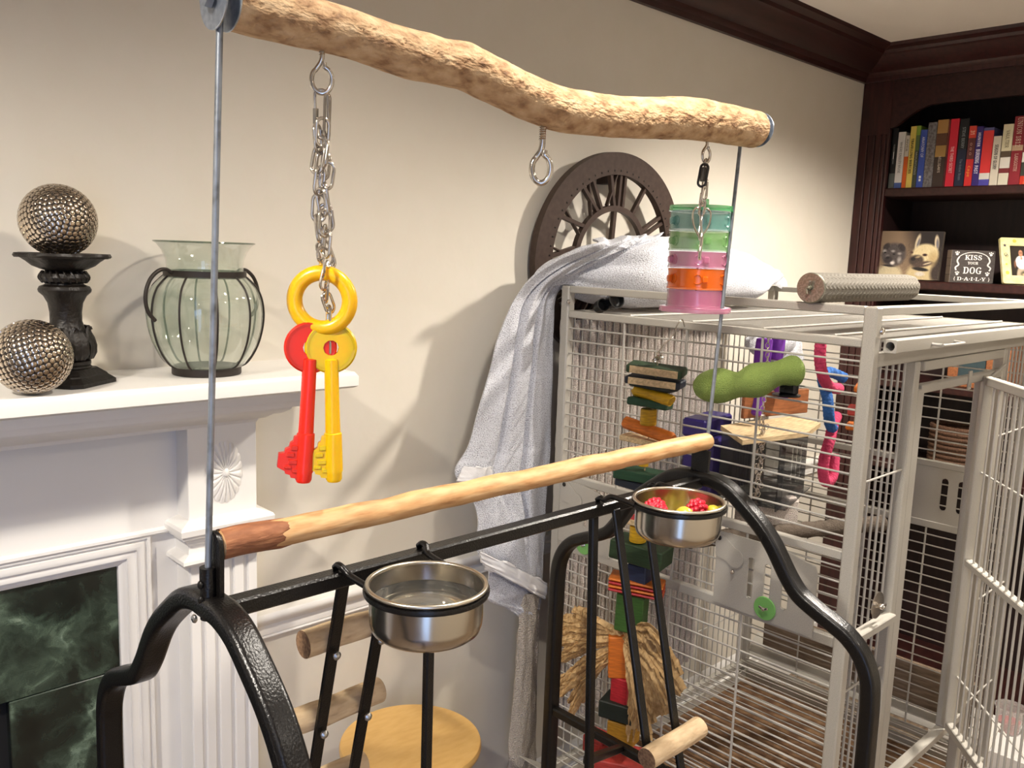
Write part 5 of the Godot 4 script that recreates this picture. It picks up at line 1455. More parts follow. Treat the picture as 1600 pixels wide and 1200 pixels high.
func inside_things() -> void:
	# purple plush and plastic pieces
	var tq := thing("purple_tubes", "pair of deep purple plush tubes hanging behind the green perch", "bird toy", V(2.06, 1.25, -1.2))
	for q in [[V(2.045, 1.455, -1.18), V(2.04, 1.385, -1.18), 0.021], [V(2.10, 1.46, -1.17), V(2.09, 1.395, -1.17), 0.018], [V(2.06, 1.36, -1.18), V(2.03, 1.25, -1.18), 0.014], [V(2.13, 1.345, -1.18), V(2.19, 1.295, -1.19), 0.022]]:
		part(tq, "tube", S().tube(PackedVector3Array([q[0], q[0].lerp(q[1], 0.04), q[0].lerp(q[1], 0.5), q[0].lerp(q[1], 0.96), q[1]]), PackedFloat32Array([q[2] * 0.6, q[2], q[2] * 1.08, q[2], q[2] * 0.6]), 18), M.purple)
	part(tq, "hanger", S().tube(PackedVector3Array([V(2.06, 1.505, -1.18), V(2.06, 1.36, -1.18)]), 0.0015, 6), M.dark_metal)
	var m := link_path(V(0, 0, 0), 0.014, 0.0085, Basis())
	var lk := S().tube(m, 0.0012, 6, true).mesh(60)
	var c := thing("hanging_chain", "thin steel chain hanging inside the cage beside the wood platform", "chain", V(1.925, 1.05, -1.1))
	var y := 1.505
	var i := 0
	while y > 1.27:
		placed(c, "link", lk, M.chrome, T(V(1.925 + 0.003 * sin(i * 0.9), y, -1.1), turn(Vector3(0, 45 + 90 * (i % 2), 8 * sin(i)))))
		y -= 0.0112; i += 1
	while y > 1.06:
		for s in 3: placed(c, "link", lk, M.chrome, T(V(1.928 + 0.008 * (s - 1) + 0.004 * sin(i * 1.7), y, -1.1 + 0.005 * cos(i * 2.1 + s)), turn(Vector3(20 * sin(i + s), 45 + 90 * ((i + s) % 2), 22 * cos(i * 1.3 + s)))))
		y -= 0.0125; i += 1
	# indigo slotted box clipped to the back
	var pb := thing("indigo_box", "indigo blue slotted plastic box behind the far end of the straight perch", "bird toy", V(2.08, 0.97, -1.32))
	part(pb, "lid", S().box(T(V(2.02, 1.205, -1.32), turn(Vector3(0, 8, 0))), V(0.17, 0.05, 0.07), 0.006), M.indigo)
	part(pb, "box", S().box(T(V(2.055, 1.09, -1.32), turn(Vector3(0, 8, 0))), V(0.20, 0.17, 0.09), 0.008), M.indigo)
	for k in 6: part(pb, "rib", S().box(T(V(2.095 + k * 0.012, 1.10, -1.272 + k * 0.0015), turn(Vector3(0, 8, 0))), V(0.005, 0.15, 0.012), 0.0015), M.indigo)
	# wooden platform with a clear grey box below
	var wp := thing("wood_platform", "pale wood corner platform above a smoky grey box inside the cage", "perch", V(2.04, 1.2, -1.12))
	part(wp, "board", S().extrude(Transform3D(Basis(V(1, 0, 0), V(0, 0, 1), V(0, -1, 0)), V(0, 1.222, 0)), PackedVector2Array([Vector2(1.84, -1.10), Vector2(1.96, -1.24), Vector2(2.26, -1.20), Vector2(2.235, -1.10), Vector2(2.08, -1.055)]), 0.012), M.raw_wood)
	part(wp, "back_board", S().box(T(V(2.20, 1.262, -1.22), turn(Vector3(0, -12, 0))), V(0.26, 0.07, 0.012), 0.002), M.orange_wood)
	var gb := thing("smoky_box", "smoky grey clear plastic box with upright slots under the wood platform", "box", V(2.12, 1.0, -1.16))
	part(gb, "panel", S().extrude(Transform3D(Basis(V(0.966, 0, -0.259), V(0, 1, 0), V(0.259, 0, 0.966)), V(1.985, 1.02, -1.08)), PackedVector2Array([Vector2(0, 0), Vector2(0.30, 0), Vector2(0.30, 0.185), Vector2(0, 0.185)]), 0.004, [shifted(round_rect(0.02, 0.11, 0.009, 4), Vector2(0.14, 0.10)), shifted(round_rect(0.02, 0.11, 0.009, 4), Vector2(0.19, 0.095)), shifted(round_rect(0.02, 0.11, 0.009, 4), Vector2(0.24, 0.09))]), M.smoky)
	part(gb, "side", S().box(T(V(2.01, 1.11, -1.17), turn(Vector3(0, 15, 0))), V(0.004, 0.18, 0.17), 0.001), M.smoky)
	part(gb, "bottom", S().box(T(V(2.13, 1.022, -1.18), turn(Vector3(0, 15, 0))), V(0.28, 0.004, 0.16), 0.001), M.smoky)
	# rumpled white towel ends in the far upper corner
	var wt := S()
	var f := FastNoiseLite.new()
	f.frequency = 12.0; f.seed = 6
	for q in [[V(2.33, 1.42, -1.32), V(0.12, 0.05, 0.05)], [V(2.42, 1.38, -1.33), V(0.08, 0.06, 0.05)], [V(2.38, 1.31, -1.33), V(0.11, 0.045, 0.05)], [V(2.36, 1.24, -1.34), V(0.10, 0.035, 0.05)]]:
		var b := S().ball(q[0], q[1], 24)
		for k in b.v.size():
			var w := b.v[k]
			wt.v.append(w + (w - q[0]).normalized() * f.get_noise_3dv(w * 2.0) * 0.02)
	single("towel_bundle", wt, M.towel, "rumpled whitish towel bundle in the far upper corner inside the cage", "towel", V(2.38, 1.2, -1.33), "", 70.0)
	# grey terry block and rope perch lower down
	single("terry_block", S().box(T(V(2.09, 0.985, -1.16), turn(Vector3(0, -20, 0))), V(0.16, 0.085, 0.09), 0.012), M.terry, "grey terry covered block under the smoky box inside the cage", "pad", V(2.09, 0.94, -1.16))
	var rp := PackedVector3Array()
	var rr := PackedFloat32Array()
	for k in 41:
		rp.append(V(1.80, 0.945, -1.22).lerp(V(2.34, 0.955, -0.95), k / 40.0))
		rr.append(0.021 + 0.0015 * sin(k * 2.4))
	single("branch_perch", S().tube(rp, rr, 18), M.grey_branch, "grey brown rough round perch running across the cage", "perch", V(2.07, 0.95, -1.08))
	# coiled rope perch: pink and blue segments
	var rope := thing("coil_rope", "pink and blue coiled cotton rope perch hanging near the cage door", "bird toy", V(1.97, 1.15, -0.95))
	var segs := [[[V(1.795, 1.485, -0.90), V(1.80, 1.44, -0.90), V(1.825, 1.40, -0.90), V(1.88, 1.375, -0.91), V(1.945, 1.365, -0.92)], M.rope_pink], [[V(1.99, 1.385, -0.93), V(1.95, 1.40, -0.95), V(1.90, 1.39, -0.94), V(1.868, 1.355, -0.91), V(1.862, 1.32, -0.90), V(1.872, 1.295, -0.90), V(1.888, 1.28, -0.90)], M.rope_blue], [[V(1.945, 1.30, -0.92), V(1.91, 1.285, -0.91), V(1.88, 1.255, -0.90), V(1.862, 1.215, -0.90), V(1.862, 1.18, -0.90), V(1.88, 1.155, -0.90), V(1.91, 1.165, -0.90), V(1.932, 1.21, -0.91)], M.rope_pink]]
	for q in segs:
		var p := curve(q[0], 0.004)
		var r := PackedFloat32Array()
		for k in p.size(): r.append(0.0125 + 0.0005 * sin(k * 1.9))
		part(rope, "rope_segment", S().tube(p, r, 14), q[1], "pink rope" if q[1] == M.rope_pink else "blue rope")
	# small orange and red pieces near the front left bars
	var op := thing("small_blocks", "small string of orange and red blocks behind the left front bars", "bird toy", V(1.80, 1.28, -0.80))
	for q in [[V(1.80, 1.395, -0.80), V(0.06, 0.013, 0.03), M.dye_orange], [V(1.77, 1.35, -0.80), V(0.03, 0.02, 0.025), M.dye_coral], [V(1.775, 1.315, -0.80), V(0.045, 0.011, 0.03), M.dye_orange]]: part(op, "block", S().box(T(q[0], turn(Vector3(0, 20, 3))), q[1], 0.003), q[2], "orange block" if q[2] == M.dye_orange else "red block")
	part(op, "cord", S().tube(PackedVector3Array([V(1.78, 1.505, -0.80), V(1.775, 1.31, -0.80)]), 0.001, 6), M.cord)
	# plank leaning low at the right side
	single("wood_plank", S().box(T(V(2.555, 0.435, -1.06), turn(Vector3(0, 0, 0))), V(0.018, 0.13, 0.66), 0.003), M.grey_plank, "weathered wood plank standing low against the right cage side", "plank", V(2.555, 0.37, -1.06))
	# black cup pair hanging at the top left
	var bc := thing("black_cups", "two glossy black plastic caps lying on the cage top beside the towel", "caps", V(1.60, 1.52, -1.30))
	for q in [[V(1.60, 1.548, -1.325), 0.0205], [V(1.575, 1.535, -1.345), 0.0155]]:
		part(bc, "cap", S().lathe(T(q[0], turn(Vector3(70, -20, 0))), [Vector2(0, -0.012), Vector2(q[1] * 0.9, -0.012), Vector2(q[1], -0.006), Vector2(q[1], 0.012), Vector2(q[1] - 0.002, 0.012), Vector2(q[1] - 0.003, -0.006), Vector2(0, -0.008)], 28), M.black_plastic)

func towel() -> void:
	var o := thing("towel", "pale grey speckled towel thrown over the cage corner and hanging down its left", "towel", V(1.5, 0.30, -1.46))
	var f := FastNoiseLite.new()
	f.seed = 9; f.frequency = 3.0; f.fractal_octaves = 2
	# bundled part on the cage top: cross-sections along x (bottom, top, front z)
	var sec := [[1.505, 1.580, 1.600, -1.445, -1.50], [1.53, 1.579, 1.622, -1.435, -1.51], [1.565, 1.578, 1.645, -1.415, -1.515], [1.61, 1.548, 1.666, -1.35, -1.515], [1.70, 1.527, 1.693, -1.275, -1.515], [1.83, 1.524, 1.707, -1.28, -1.515], [1.94, 1.524, 1.708, -1.30, -1.51], [2.05, 1.525, 1.700, -1.31, -1.505], [2.15, 1.527, 1.688, -1.30, -1.50], [2.25, 1.532, 1.672, -1.31, -1.495], [2.33, 1.56, 1.655, -1.33, -1.49], [2.42, 1.585, 1.637, -1.36, -1.485], [2.49, 1.597, 1.618, -1.39, -1.47]]
	var n := 44
	var rings := []
	var steps := 60
	for i in steps + 1:
		var t := float(i) / steps * (sec.size() - 1)
		var k := mini(int(t), sec.size() - 2)
		var w := []
		for j in 5:
			var p0: float = sec[maxi(k - 1, 0)][j]; var p1: float = sec[k][j]; var p2: float = sec[k + 1][j]; var p3: float = sec[mini(k + 2, sec.size() - 1)][j]
			w.append(cubic_interpolate(p1, p2, p0, p3, t - k))
		var row := PackedVector3Array()
		for j in n:
			var a := TAU * j / n
			var cy: float = (w[1] + w[2]) / 2
			var cz: float = (w[3] + w[4]) / 2
			var ry: float = (w[2] - w[1]) / 2
			var rz: float = (w[3] - w[4]) / 2
			# long folds running along the bundle, gathered at the left end
			var gather := 1.0 - smoothstep(1.55, 1.95, w[0])
			var fold := 0.0055 * sin(a * 7.0 + w[0] * 5.0 + f.get_noise_1d(w[0] * 2.0) * 2.0) * (0.35 + 1.1 * gather) + 0.006 * f.get_noise_2d(w[0] * 2.2, a * 0.5)
			var e := 0.82
			var ca := signf(cos(a)) * pow(absf(cos(a)), e)
			var sa := signf(sin(a)) * pow(absf(sin(a)), e)
			row.append(V(w[0], cy + sa * (ry + fold * (0.4 if sa < 0 else 1.0)), cz + ca * (rz + fold)))
		rings.append(row)
	var s := S()
	for i in steps:
		for j in n: s.quad(rings[i][j], rings[i][(j + 1) % n], rings[i + 1][(j + 1) % n], rings[i + 1][j])
	for j in n:
		s.tri(V(sec[0][0] - 0.004, 1.594, -1.45), rings[0][(j + 1) % n], rings[0][j])
		s.tri(V(sec[12][0] + 0.004, 1.608, -1.43), rings[steps][j], rings[steps][(j + 1) % n])
	part(o, "bundle", s, M.towel, "", 70.0)
	# fold lying over the bundle at its right end
	var g := []
	for i in 30:
		var t := i / 29.0
		var x := lerpf(2.05, 2.53, t)
		var top := lerpf(1.706, 1.614, pow(t, 1.35)) + 0.004
		var row := PackedVector3Array()
		for j in 14:
			var q := j / 13.0
			var a := lerpf(-0.4, 1.9, q)
			row.append(V(x, top - 0.03 + 0.034 * sin(a) - 0.012 * (1.0 - q) * t, -1.44 + 0.055 * cos(a) + 0.01 * sin(t * 5.0)))
		g.append(row)
	part(o, "top_fold", S().grid(g, 0.006), M.towel, "", 70.0)
	# hanging drape: rows of left edge x, right edge x, y on both edges
	var drape := func(rows: Array, z: float, fold: float, freq: float, phase: float, cols: int, sub: int) -> Array:
		var gg := []
		var m := (rows.size() - 1) * sub
		for i in m + 1:
			var t := float(i) / sub
			var k := mini(int(t), rows.size() - 2)
			var w := []
			for j in 4:
				var p0: float = rows[maxi(k - 1, 0)][j]; var p1: float = rows[k][j]; var p2: float = rows[k + 1][j]; var p3: float = rows[mini(k + 2, rows.size() - 1)][j]
				w.append(cubic_interpolate(p1, p2, p0, p3, t - k))
			var down := float(i) / m
			var zz := z
			if rows[0].size() > 4 and k < 5:
				var za := func(n2: int) -> float: return rows[n2][4] if rows[n2].size() > 4 else z
				zz = cubic_interpolate(za.call(k), za.call(k + 1), za.call(maxi(k - 1, 0)), za.call(k + 2), t - k)
			var row := PackedVector3Array()
			for j in cols:
				var q := float(j) / (cols - 1)
				var fx := q + 0.05 * sin(down * 5.0 + phase)
				# two deep pleats and soft waves between
				var pl := (-0.020 * exp(-pow((fx - 0.30 - 0.03 * down) / 0.035, 2.0)) * smoothstep(0.02, 0.2, down) * (1.0 - smoothstep(0.55, 0.8, down)) - 0.026 * exp(-pow((fx - 0.60 - 0.06 * (1.0 - down)) / 0.04, 2.0)) * smoothstep(0.0, 0.15, down) * (1.0 - smoothstep(0.82, 1.0, down))) * (1.0 if fold > 0.0065 else 0.0)
				var wv := sin(fx * freq + phase) * fold * (0.5 + 0.5 * down) + f.get_noise_2d(q * 0.9 + phase, down * 1.2) * fold * 1.3
				var fan := 0.006 * sin(q * 21.0 + 2.0 * sin(down * 8.0)) * (1.0 - smoothstep(0.22, 0.42, down)) if rows[0].size() > 4 else 0.0
				row.append(V(lerpf(w[0], w[2], q), lerpf(w[1], w[3], q) + fan * 0.7, zz) + V(0, 0, wv + pl + fan + 0.018 * sin(PI * q)))
			gg.append(row)
		return gg
	part(o, "drape", S().grid(drape.call([[1.60, 1.692, 1.88, 1.716, -1.405], [1.545, 1.680, 1.76, 1.694, -1.345], [1.508, 1.658, 1.655, 1.655, -1.365], [1.478, 1.630, 1.592, 1.607, -1.415], [1.442, 1.585, 1.562, 1.572, -1.462], [1.404, 1.527, 1.561, 1.524], [1.376, 1.455, 1.562, 1.45], [1.357, 1.394, 1.563, 1.381], [1.315, 1.293, 1.566, 1.267], [1.288, 1.206, 1.568, 1.168], [1.256, 1.146, 1.568, 1.095], [1.312, 1.075, 1.568, 0.99], [1.328, 1.02, 1.568, 0.94], [1.325, 0.952, 1.567, 0.899], [1.36, 0.910, 1.566, 0.87], [1.40, 0.878, 1.564, 0.80]], -1.482, 0.007, 4.5, 0.6, 64, 8), 0.006), M.towel, "", 70.0)
	part(o, "woven_hem", S().grid(drape.call([[1.268, 1.166, 1.36, 1.152], [1.256, 1.144, 1.36, 1.130], [1.250, 1.134, 1.36, 1.118]], -1.470, 0.0015, 4.5, 0.6, 20, 6), 0.007), M.towel_hem, "smooth woven hem band", 70.0)
	part(o, "woven_hem", S().grid(drape.call([[1.322, 0.952, 1.56, 0.815], [1.33, 0.925, 1.56, 0.79], [1.345, 0.905, 1.56, 0.768]], -1.466, 0.004, 5.0, 0.6, 30, 6), 0.007), M.towel_hem, "smooth woven hem band", 70.0)
	part(o, "lower_layer", S().grid(drape.call([[1.35, 0.96, 1.57, 0.95], [1.375, 0.87, 1.562, 0.84], [1.374, 0.812, 1.558, 0.76], [1.44, 0.77, 1.553, 0.735], [1.50, 0.722, 1.548, 0.705]], -1.492, 0.006, 6.0, 2.0, 30, 8), 0.006), M.towel, "", 70.0)
	part(o, "trailing_end", S().grid(drape.call([[1.478, 0.80, 1.556, 0.79], [1.482, 0.70, 1.555, 0.68], [1.474, 0.55, 1.561, 0.52], [1.463, 0.40, 1.568, 0.36], [1.458, 0.31, 1.57, 0.29]], -1.488, 0.005, 6.0, 1.0, 24, 10), 0.010), M.terry_white, "looped pale terry end", 70.0)

func wall_clock() -> void:
	var c := V(1.844, 1.650, -1.552)
	var b := Basis(Vector3.UP, deg_to_rad(-4.0)) * Basis(Vector3.RIGHT, deg_to_rad(4.0))
	var t := T(c, b)
	var o := thing("wall_clock", "large open brown metal wall clock with roman numerals behind the towel", "clock", c - V(0, 0.277, 0))
	var R := 0.2775
	part(o, "outer_ring", S().extrude(t * T(V(0, 0, -0.011)), circle2(Vector2.ZERO, R, -1, 96), 0.022, [circle2(Vector2.ZERO, 0.2195, -1, 96)]), M.clock, "", 25.0)
	part(o, "inner_ring", S().extrude(t * T(V(0, 0, -0.008)), circle2(Vector2.ZERO, 0.1385, -1, 72), 0.016, [circle2(Vector2.ZERO, 0.1235, -1, 72)]), M.clock, "", 25.0)
	var nums := ["XII", "I", "II", "III", "IIII", "V", "VI", "VII", "VIII", "IX", "X", "XI"]
	for h in 12:
		var ang := -TAU * h / 12.0
		var tb := t * T(Vector3.ZERO, Basis(Vector3(0, 0, 1), ang))
		var s: String = nums[h]
		var wid := {"I": 0.018, "V": 0.034, "X": 0.036}
		var tot := 0.0
		for ch in s: tot += wid[ch]
		var x := -tot / 2
		var sh := S()
		var y0 := 0.136
		var y1 := 0.2215
		for ch in s:
			var cw: float = wid[ch]
			var mid := x + cw / 2
			if ch == "I": sh.bar(tb * V(mid, y0, 0), tb * V(mid, y1, 0), 0.0095, 0.014, 0.001, b * V(0, 0, 1))
			elif ch == "X":
				sh.bar(tb * V(mid - 0.012, y1, 0), tb * V(mid + 0.012, y0, 0), 0.0105, 0.014, 0.001, b * V(0, 0, 1))
				sh.bar(tb * V(mid + 0.013, y1, 0), tb * V(mid - 0.013, y0, 0), 0.005, 0.013, 0.001, b * V(0, 0, 1))
			else:
				sh.bar(tb * V(mid - 0.013, y1, 0), tb * V(mid, y0, 0), 0.0105, 0.014, 0.001, b * V(0, 0, 1))
				sh.bar(tb * V(mid + 0.013, y1, 0), tb * V(mid, y0, 0), 0.005, 0.013, 0.001, b * V(0, 0, 1))
			x += cw
		part(o, "numeral", sh, M.clock)
	part(o, "hand", S().bar(t * V(0, 0.125, 0), t * V(0, -0.125, 0), 0.013, 0.012, 0.001, b * V(0, 0, 1)), M.clock)
	part(o, "hub", S().lathe(t * T(Vector3.ZERO, turn(Vector3(90, 0, 0))), [Vector2(0, -0.012), Vector2(0.03, -0.012), Vector2(0.03, 0.012), Vector2(0, 0.014)], 32), M.clock)
	var st := S()
	for k in 60:
		var a := TAU * k / 60.0
		st.box(t * T(V(sin(a) * 0.230, cos(a) * 0.230, 0.011), Basis(Vector3(0, 0, 1), -a)), V(0.004, 0.005, 0.003), 0.0008)
	var sp := part(o, "minute_studs", st, M.dark_metal)
	sp.set_meta("kind", "stuff")
	part(o, "wall_mount", S().box(T(V(1.844, 1.86, -1.581)), V(0.03, 0.03, 0.04), 0.002), M.clock)

func stool() -> void:
	var c := V(1.0763, 0.60, -1.3976)
	var o := thing("stool", "round pine stool with yellow varnished seat under the play stand", "stool", V(c.x, 0, c.z))
	part(o, "seat", S().lathe(T(c), [Vector2(0, -0.03), Vector2(0.138, -0.03), Vector2(0.148, -0.026), Vector2(0.153, -0.018), Vector2(0.1535, -0.01), Vector2(0.151, -0.003), Vector2(0.145, 0.0), Vector2(0, 0.0005)], 72), M.pine)
	for k in 4:
		var a := TAU * k / 4 + 0.5
		var d := V(cos(a), 0, sin(a))
		part(o, "leg", S().tube(PackedVector3Array([c + d * 0.09 - V(0, 0.03, 0), c + d * 0.115 - V(0, 0.3, 0), c + d * 0.142 - V(0, 0.6, 0)]), PackedFloat32Array([0.016, 0.018, 0.014]), 14), M.pine)
	for k in 4:
		var a := TAU * k / 4 + 0.5
		var a2 := TAU * (k + 1) / 4 + 0.5
		part(o, "stretcher", S().tube(PackedVector3Array([c + V(cos(a), 0, sin(a)) * 0.122 - V(0, 0.38 + 0.04 * (k % 2), 0), c + V(cos(a2), 0, sin(a2)) * 0.122 - V(0, 0.38 + 0.04 * (k % 2), 0)]), 0.009, 10), M.pine)

func text_part(parent: Node3D, called: String, txt: String, height: float, t: Transform3D, m: Material, wide := 0.0, bold := false, serif := false) -> void:
	# lettering of a given cap height, centred on t; wide > 0 fits the length
	var tm := TextMesh.new()
	var sf := SystemFont.new()
	sf.font_names = PackedStringArray(["Droid Serif" if serif else "Droid Sans"])
	if bold: sf.font_weight = 700
	tm.font = sf
	tm.text = txt
	tm.font_size = 32
	tm.pixel_size = height / 23.0
	tm.depth = 0.0006
	tm.curve_step = 4.0
	var b := t.basis
	if wide > 0.0:
		var len := sf.get_string_size(txt, HORIZONTAL_ALIGNMENT_LEFT, -1, 32).x * tm.pixel_size
		b = b * Basis.from_scale(V(wide / len, 1, 1))
	placed(parent, called, tm, m, Transform3D(b, t.origin))

func shelf_things() -> void:
	# books on the upper shelf: z from, z to, height, lean, colours from bottom to top [share, material], label
	var down := Basis(V(0, -1, 0), V(0, 0, 1), V(-1, 0, 0))      # lettering that reads downwards, facing the room
	var X := 3.388
	var Y := 1.947
	var c := func(r: float, g: float, b: float) -> Material:
		var key := "paper_%d_%d_%d" % [r, g, b]
		if not M.has(key): M[key] = mat("book cover " + key, rgb(r, g, b), 0.4)
		return M[key]
	var books := [
		[-1.4826, -1.462, 0.224, [[0.25, c.call(92, 96, 92)], [1.0, c.call(20, 20, 22)]], "thin black book with a grey foot, first on the upper shelf beside the pilaster", [["I", 0.10, 0.55, 0.003, c.call(220, 220, 216), false]]],
		[-1.4600, -1.4335, 0.208, [[0.10, c.call(70, 92, 150)], [1.0, c.call(214, 210, 206)]], "white book with a blue foot, second on the upper shelf from the pilaster", [["WHERE EAGLES MUSE", 0.115, 0.55, 0.008, c.call(96, 92, 92), false]]],
		[-1.4320, -1.4175, 0.194, [[0.60, c.call(206, 92, 26)], [1.0, c.call(200, 192, 180)]], "short book, orange below and white above, left of the yellow book", [["RIVER", 0.045, 0.82, 0.006, c.call(80, 70, 60), false]]],
		[-1.4165, -1.3950, 0.226, [[1.0, c.call(214, 190, 92)]], "yellow book with black lettering among the books on the upper shelf", [["TRAVELLING MERCIES", 0.13, 0.52, 0.009, c.call(40, 34, 20), true]]],
		[-1.3942, -1.3795, 0.226, [[0.6, c.call(62, 66, 52)], [0.85, c.call(84, 102, 60)], [1.0, c.call(122, 150, 52)]], "thin green book between the yellow and the blue book", [["MOUNTAINS", 0.085, 0.40, 0.006, c.call(170, 170, 150), false]]],
		[-1.3785, -1.3545, 0.211, [[1.0, c.call(52, 76, 160)]], "bright blue book with white lettering on the upper shelf", [["ANATOMY OF", 0.075, 0.70, 0.009, c.call(220, 224, 236), false], ["★ ★", 0.02, 0.16, 0.006, c.call(230, 230, 236), false]]],
		[-1.3535, -1.3215, 0.235, [[1.0, M.silver_paper]], "silver grey book between the blue and the brown picture book", [["JOURNEYS", 0.10, 0.45, 0.008, c.call(96, 84, 80), false]]],
		[-1.3200, -1.2825, 0.241, [[0.45, c.call(58, 44, 38)], [0.62, c.call(164, 128, 72)], [0.80, c.call(92, 60, 42)], [1.0, c.call(168, 126, 72)]], "thick brown and gold picture book left of the tall red book", [["MILLIGAN'S", 0.06, 0.34, 0.009, c.call(206, 190, 170), false], ["LAST", 0.028, 0.28, 0.007, c.call(206, 190, 170), false]]],
		[-1.2815, -1.2760, 0.237, [[0.5, c.call(84, 30, 32)], [1.0, c.call(112, 48, 40)]], "very thin maroon book squeezed left of the tall red book", []],
		[-1.2748, -1.2455, 0.241, [[1.0, c.call(206, 34, 56)]], "tall plain red book with white lettering lower down its spine", [["THE THIRD SECRET", 0.095, 0.40, 0.010, c.call(244, 216, 216), false]]],
		[-1.2420, -1.2110, 0.239, [[0.55, c.call(28, 36, 58)], [1.0, c.call(22, 24, 28)]], "tall black and navy book right of the tall red book", [["STEVE BERRY", 0.075, 0.72, 0.010, c.call(150, 156, 158), false], ["The Amber Room", 0.075, 0.25, 0.008, c.call(120, 128, 140), false]]],
		[-1.2085, -1.1840, 0.211, [[0.45, c.call(206, 44, 44)], [0.80, c.call(96, 48, 48)], [1.0, c.call(212, 66, 52)]], "red book with a brown middle and a number at its head", [["31", 0.016, 0.89, 0.014, c.call(244, 190, 160), true], ["Cape", 0.04, 0.25, 0.009, c.call(240, 150, 60), true], ["o o o", 0.045, 0.62, 0.009, c.call(190, 150, 130), false]]],
		[-1.1830, -1.1610, 0.208, [[1.0, c.call(52, 38, 112)]], "purple blue book with bold white lettering on the upper shelf", [["HUNTER", 0.05, 0.78, 0.009, c.call(220, 216, 234), true], ["BURNING", 0.05, 0.50, 0.013, c.call(226, 222, 236), true], ["PAST", 0.03, 0.28, 0.012, c.call(226, 222, 236), true]]],
		[-1.1595, -1.1260, 0.201, [[0.11, c.call(76, 70, 160)], [0.22, c.call(222, 216, 208)], [0.95, c.call(222, 58, 58)], [1.0, c.call(86, 90, 140)]], "wide red book with white and blue bands at its foot", []],
		[-1.1245, -1.0990, 0.170, [[1.0, c.call(214, 204, 186)]], "cream book with dark lettering on the upper shelf", [["SEASON OF GLORY", 0.085, 0.58, 0.011, c.call(60, 52, 60), true]]],
		[-1.0960, -1.0640, 0.208, [[0.20, c.call(214, 206, 186)], [0.28, c.call(120, 44, 48)], [0.46, c.call(224, 218, 208)], [0.56, c.call(92, 76, 60)], [1.0, c.call(222, 212, 178)]], "cream banded book left of the tall maroon book", [["VAULTIER", 0.06, 0.76, 0.011, c.call(110, 98, 70), false]]],
		[-1.0625, -1.0280, 0.232, [[0.50, c.call(136, 36, 46)], [0.58, c.call(190, 160, 130)], [1.0, c.call(142, 38, 50)]], "tallest maroon book with pale lettering near the right of the view", [["UNION 1812", 0.10, 0.77, 0.015, c.call(224, 200, 180), false, true], ["LANGGUTH", 0.06, 0.33, 0.010, c.call(216, 190, 170), false, true]]],
		[-1.0265, -0.990, 0.210, [[0.14, c.call(196, 52, 34)], [0.36, c.call(60, 62, 54)], [0.52, c.call(222, 218, 206)], [0.70, c.call(140, 44, 52)], [1.0, c.call(196, 168, 130)]], "banded picture book with an orange red foot right of the maroon book", [["THE", 0.03, 0.07, 0.012, c.call(240, 150, 90), false]]],
		[-0.988, -0.955, 0.210, [[1.0, c.call(70, 60, 56)]], "dark book beyond the banded picture book", []],
	]
	for q in books:
		var z0: float = q[0]
		var z1: float = q[1]
		var h: float = q[2]
		var zc := (z0 + z1) / 2
		var b := thing("book", q[4], "book", V(X + 0.075, Y, zc), "books on the upper shelf")
		var lo := 0.0
		for k in q[3].size():
			var s: Array = q[3][k]
			var y0 := Y + 0.0005 + h * lo
			var y1: float = Y + 0.0005 + h * s[0]
			part(b, "spine", S().slab(V(X, y0, z0), V(X + 0.006, y1, z1), 0.0012 if q[3].size() == 1 else 0.0004), s[1])
			lo = s[0]
		part(b, "cover", S().slab(V(X + 0.005, Y + 0.0005, z0), V(X + 0.15, Y + h, z0 + 0.002)).slab(V(X + 0.005, Y + 0.0005, z1 - 0.002), V(X + 0.15, Y + h, z1)), q[3][q[3].size() - 1][1])
		part(b, "pages", S().slab(V(X + 0.006, Y + 0.003, z0 + 0.002), V(X + 0.147, Y + h - 0.003, z1 - 0.002)), M.pages)
		for w in q[5]:
			text_part(b, "lettering", w[0], minf(w[3], (z1 - z0) * 0.62), T(V(X - 0.0007, Y + h * w[2], zc), down), w[4], w[1], w[5], w.size() > 6)
	# painting of two dogs on a block canvas
	var cv := thing("dog_painting", "square canvas painting of a grizzled dog and a cream dog on the bookcase shelf", "painting", V(3.43, 1.603, -1.39))
	var pb := Basis(Vector3.UP, deg_to_rad(4.0)) * Basis(V(0, 0, 1), deg_to_rad(-6.0))
	var pc := V(3.425, 1.696, -1.386)
	part(cv, "canvas", S().box(T(pc, pb), V(0.02, 0.183, 0.225), 0.001), M.canvas_edge)
	part(cv, "painted_face", face_quad(T(pc, pb), 0.0104, 0.183, 0.225), M.dogs)
	# wooden sign block
	var sg := thing("word_sign", "small brown wooden block sign with white lettering KISS YOUR DOG DAILY", "sign", V(3.45, 1.602, -1.18))
	var sb := Basis(Vector3.UP, deg_to_rad(-40.0))       # local -x faces the room
	sb = Basis(Vector3.UP, deg_to_rad(38.0))
	var sc := V(3.448, 1.6615, -1.175)
	part(sg, "block", S().box(T(sc, sb), V(0.05, 0.118, 0.15), 0.001), M.sign_brown)
	for k in 4: part(sg, "side_board", S().box(T(sc + sb * V(0, -0.0445 + k * 0.0296, -0.0755), sb), V(0.048, 0.0284, 0.002), 0.0008), M.sign_side)
	var face := Basis(sb * V(0, 0, 1), sb * V(0, 1, 0), sb * V(-1, 0, 0))
	var on := func(u: float, v: float) -> Vector3: return sc + sb * V(-0.0256, v, u)
	text_part(sg, "lettering", "KISS", 0.017, T(on.call(-0.001, 0.0325), face), M.sign_white, 0.060, true, true)
	text_part(sg, "lettering", "YOUR", 0.009, T(on.call(-0.001, 0.0125), face), M.sign_white, 0.036, true, true)
	text_part(sg, "lettering", "DOG", 0.023, T(on.call(-0.001, -0.0145), face), M.sign_white, 0.064, true, true)
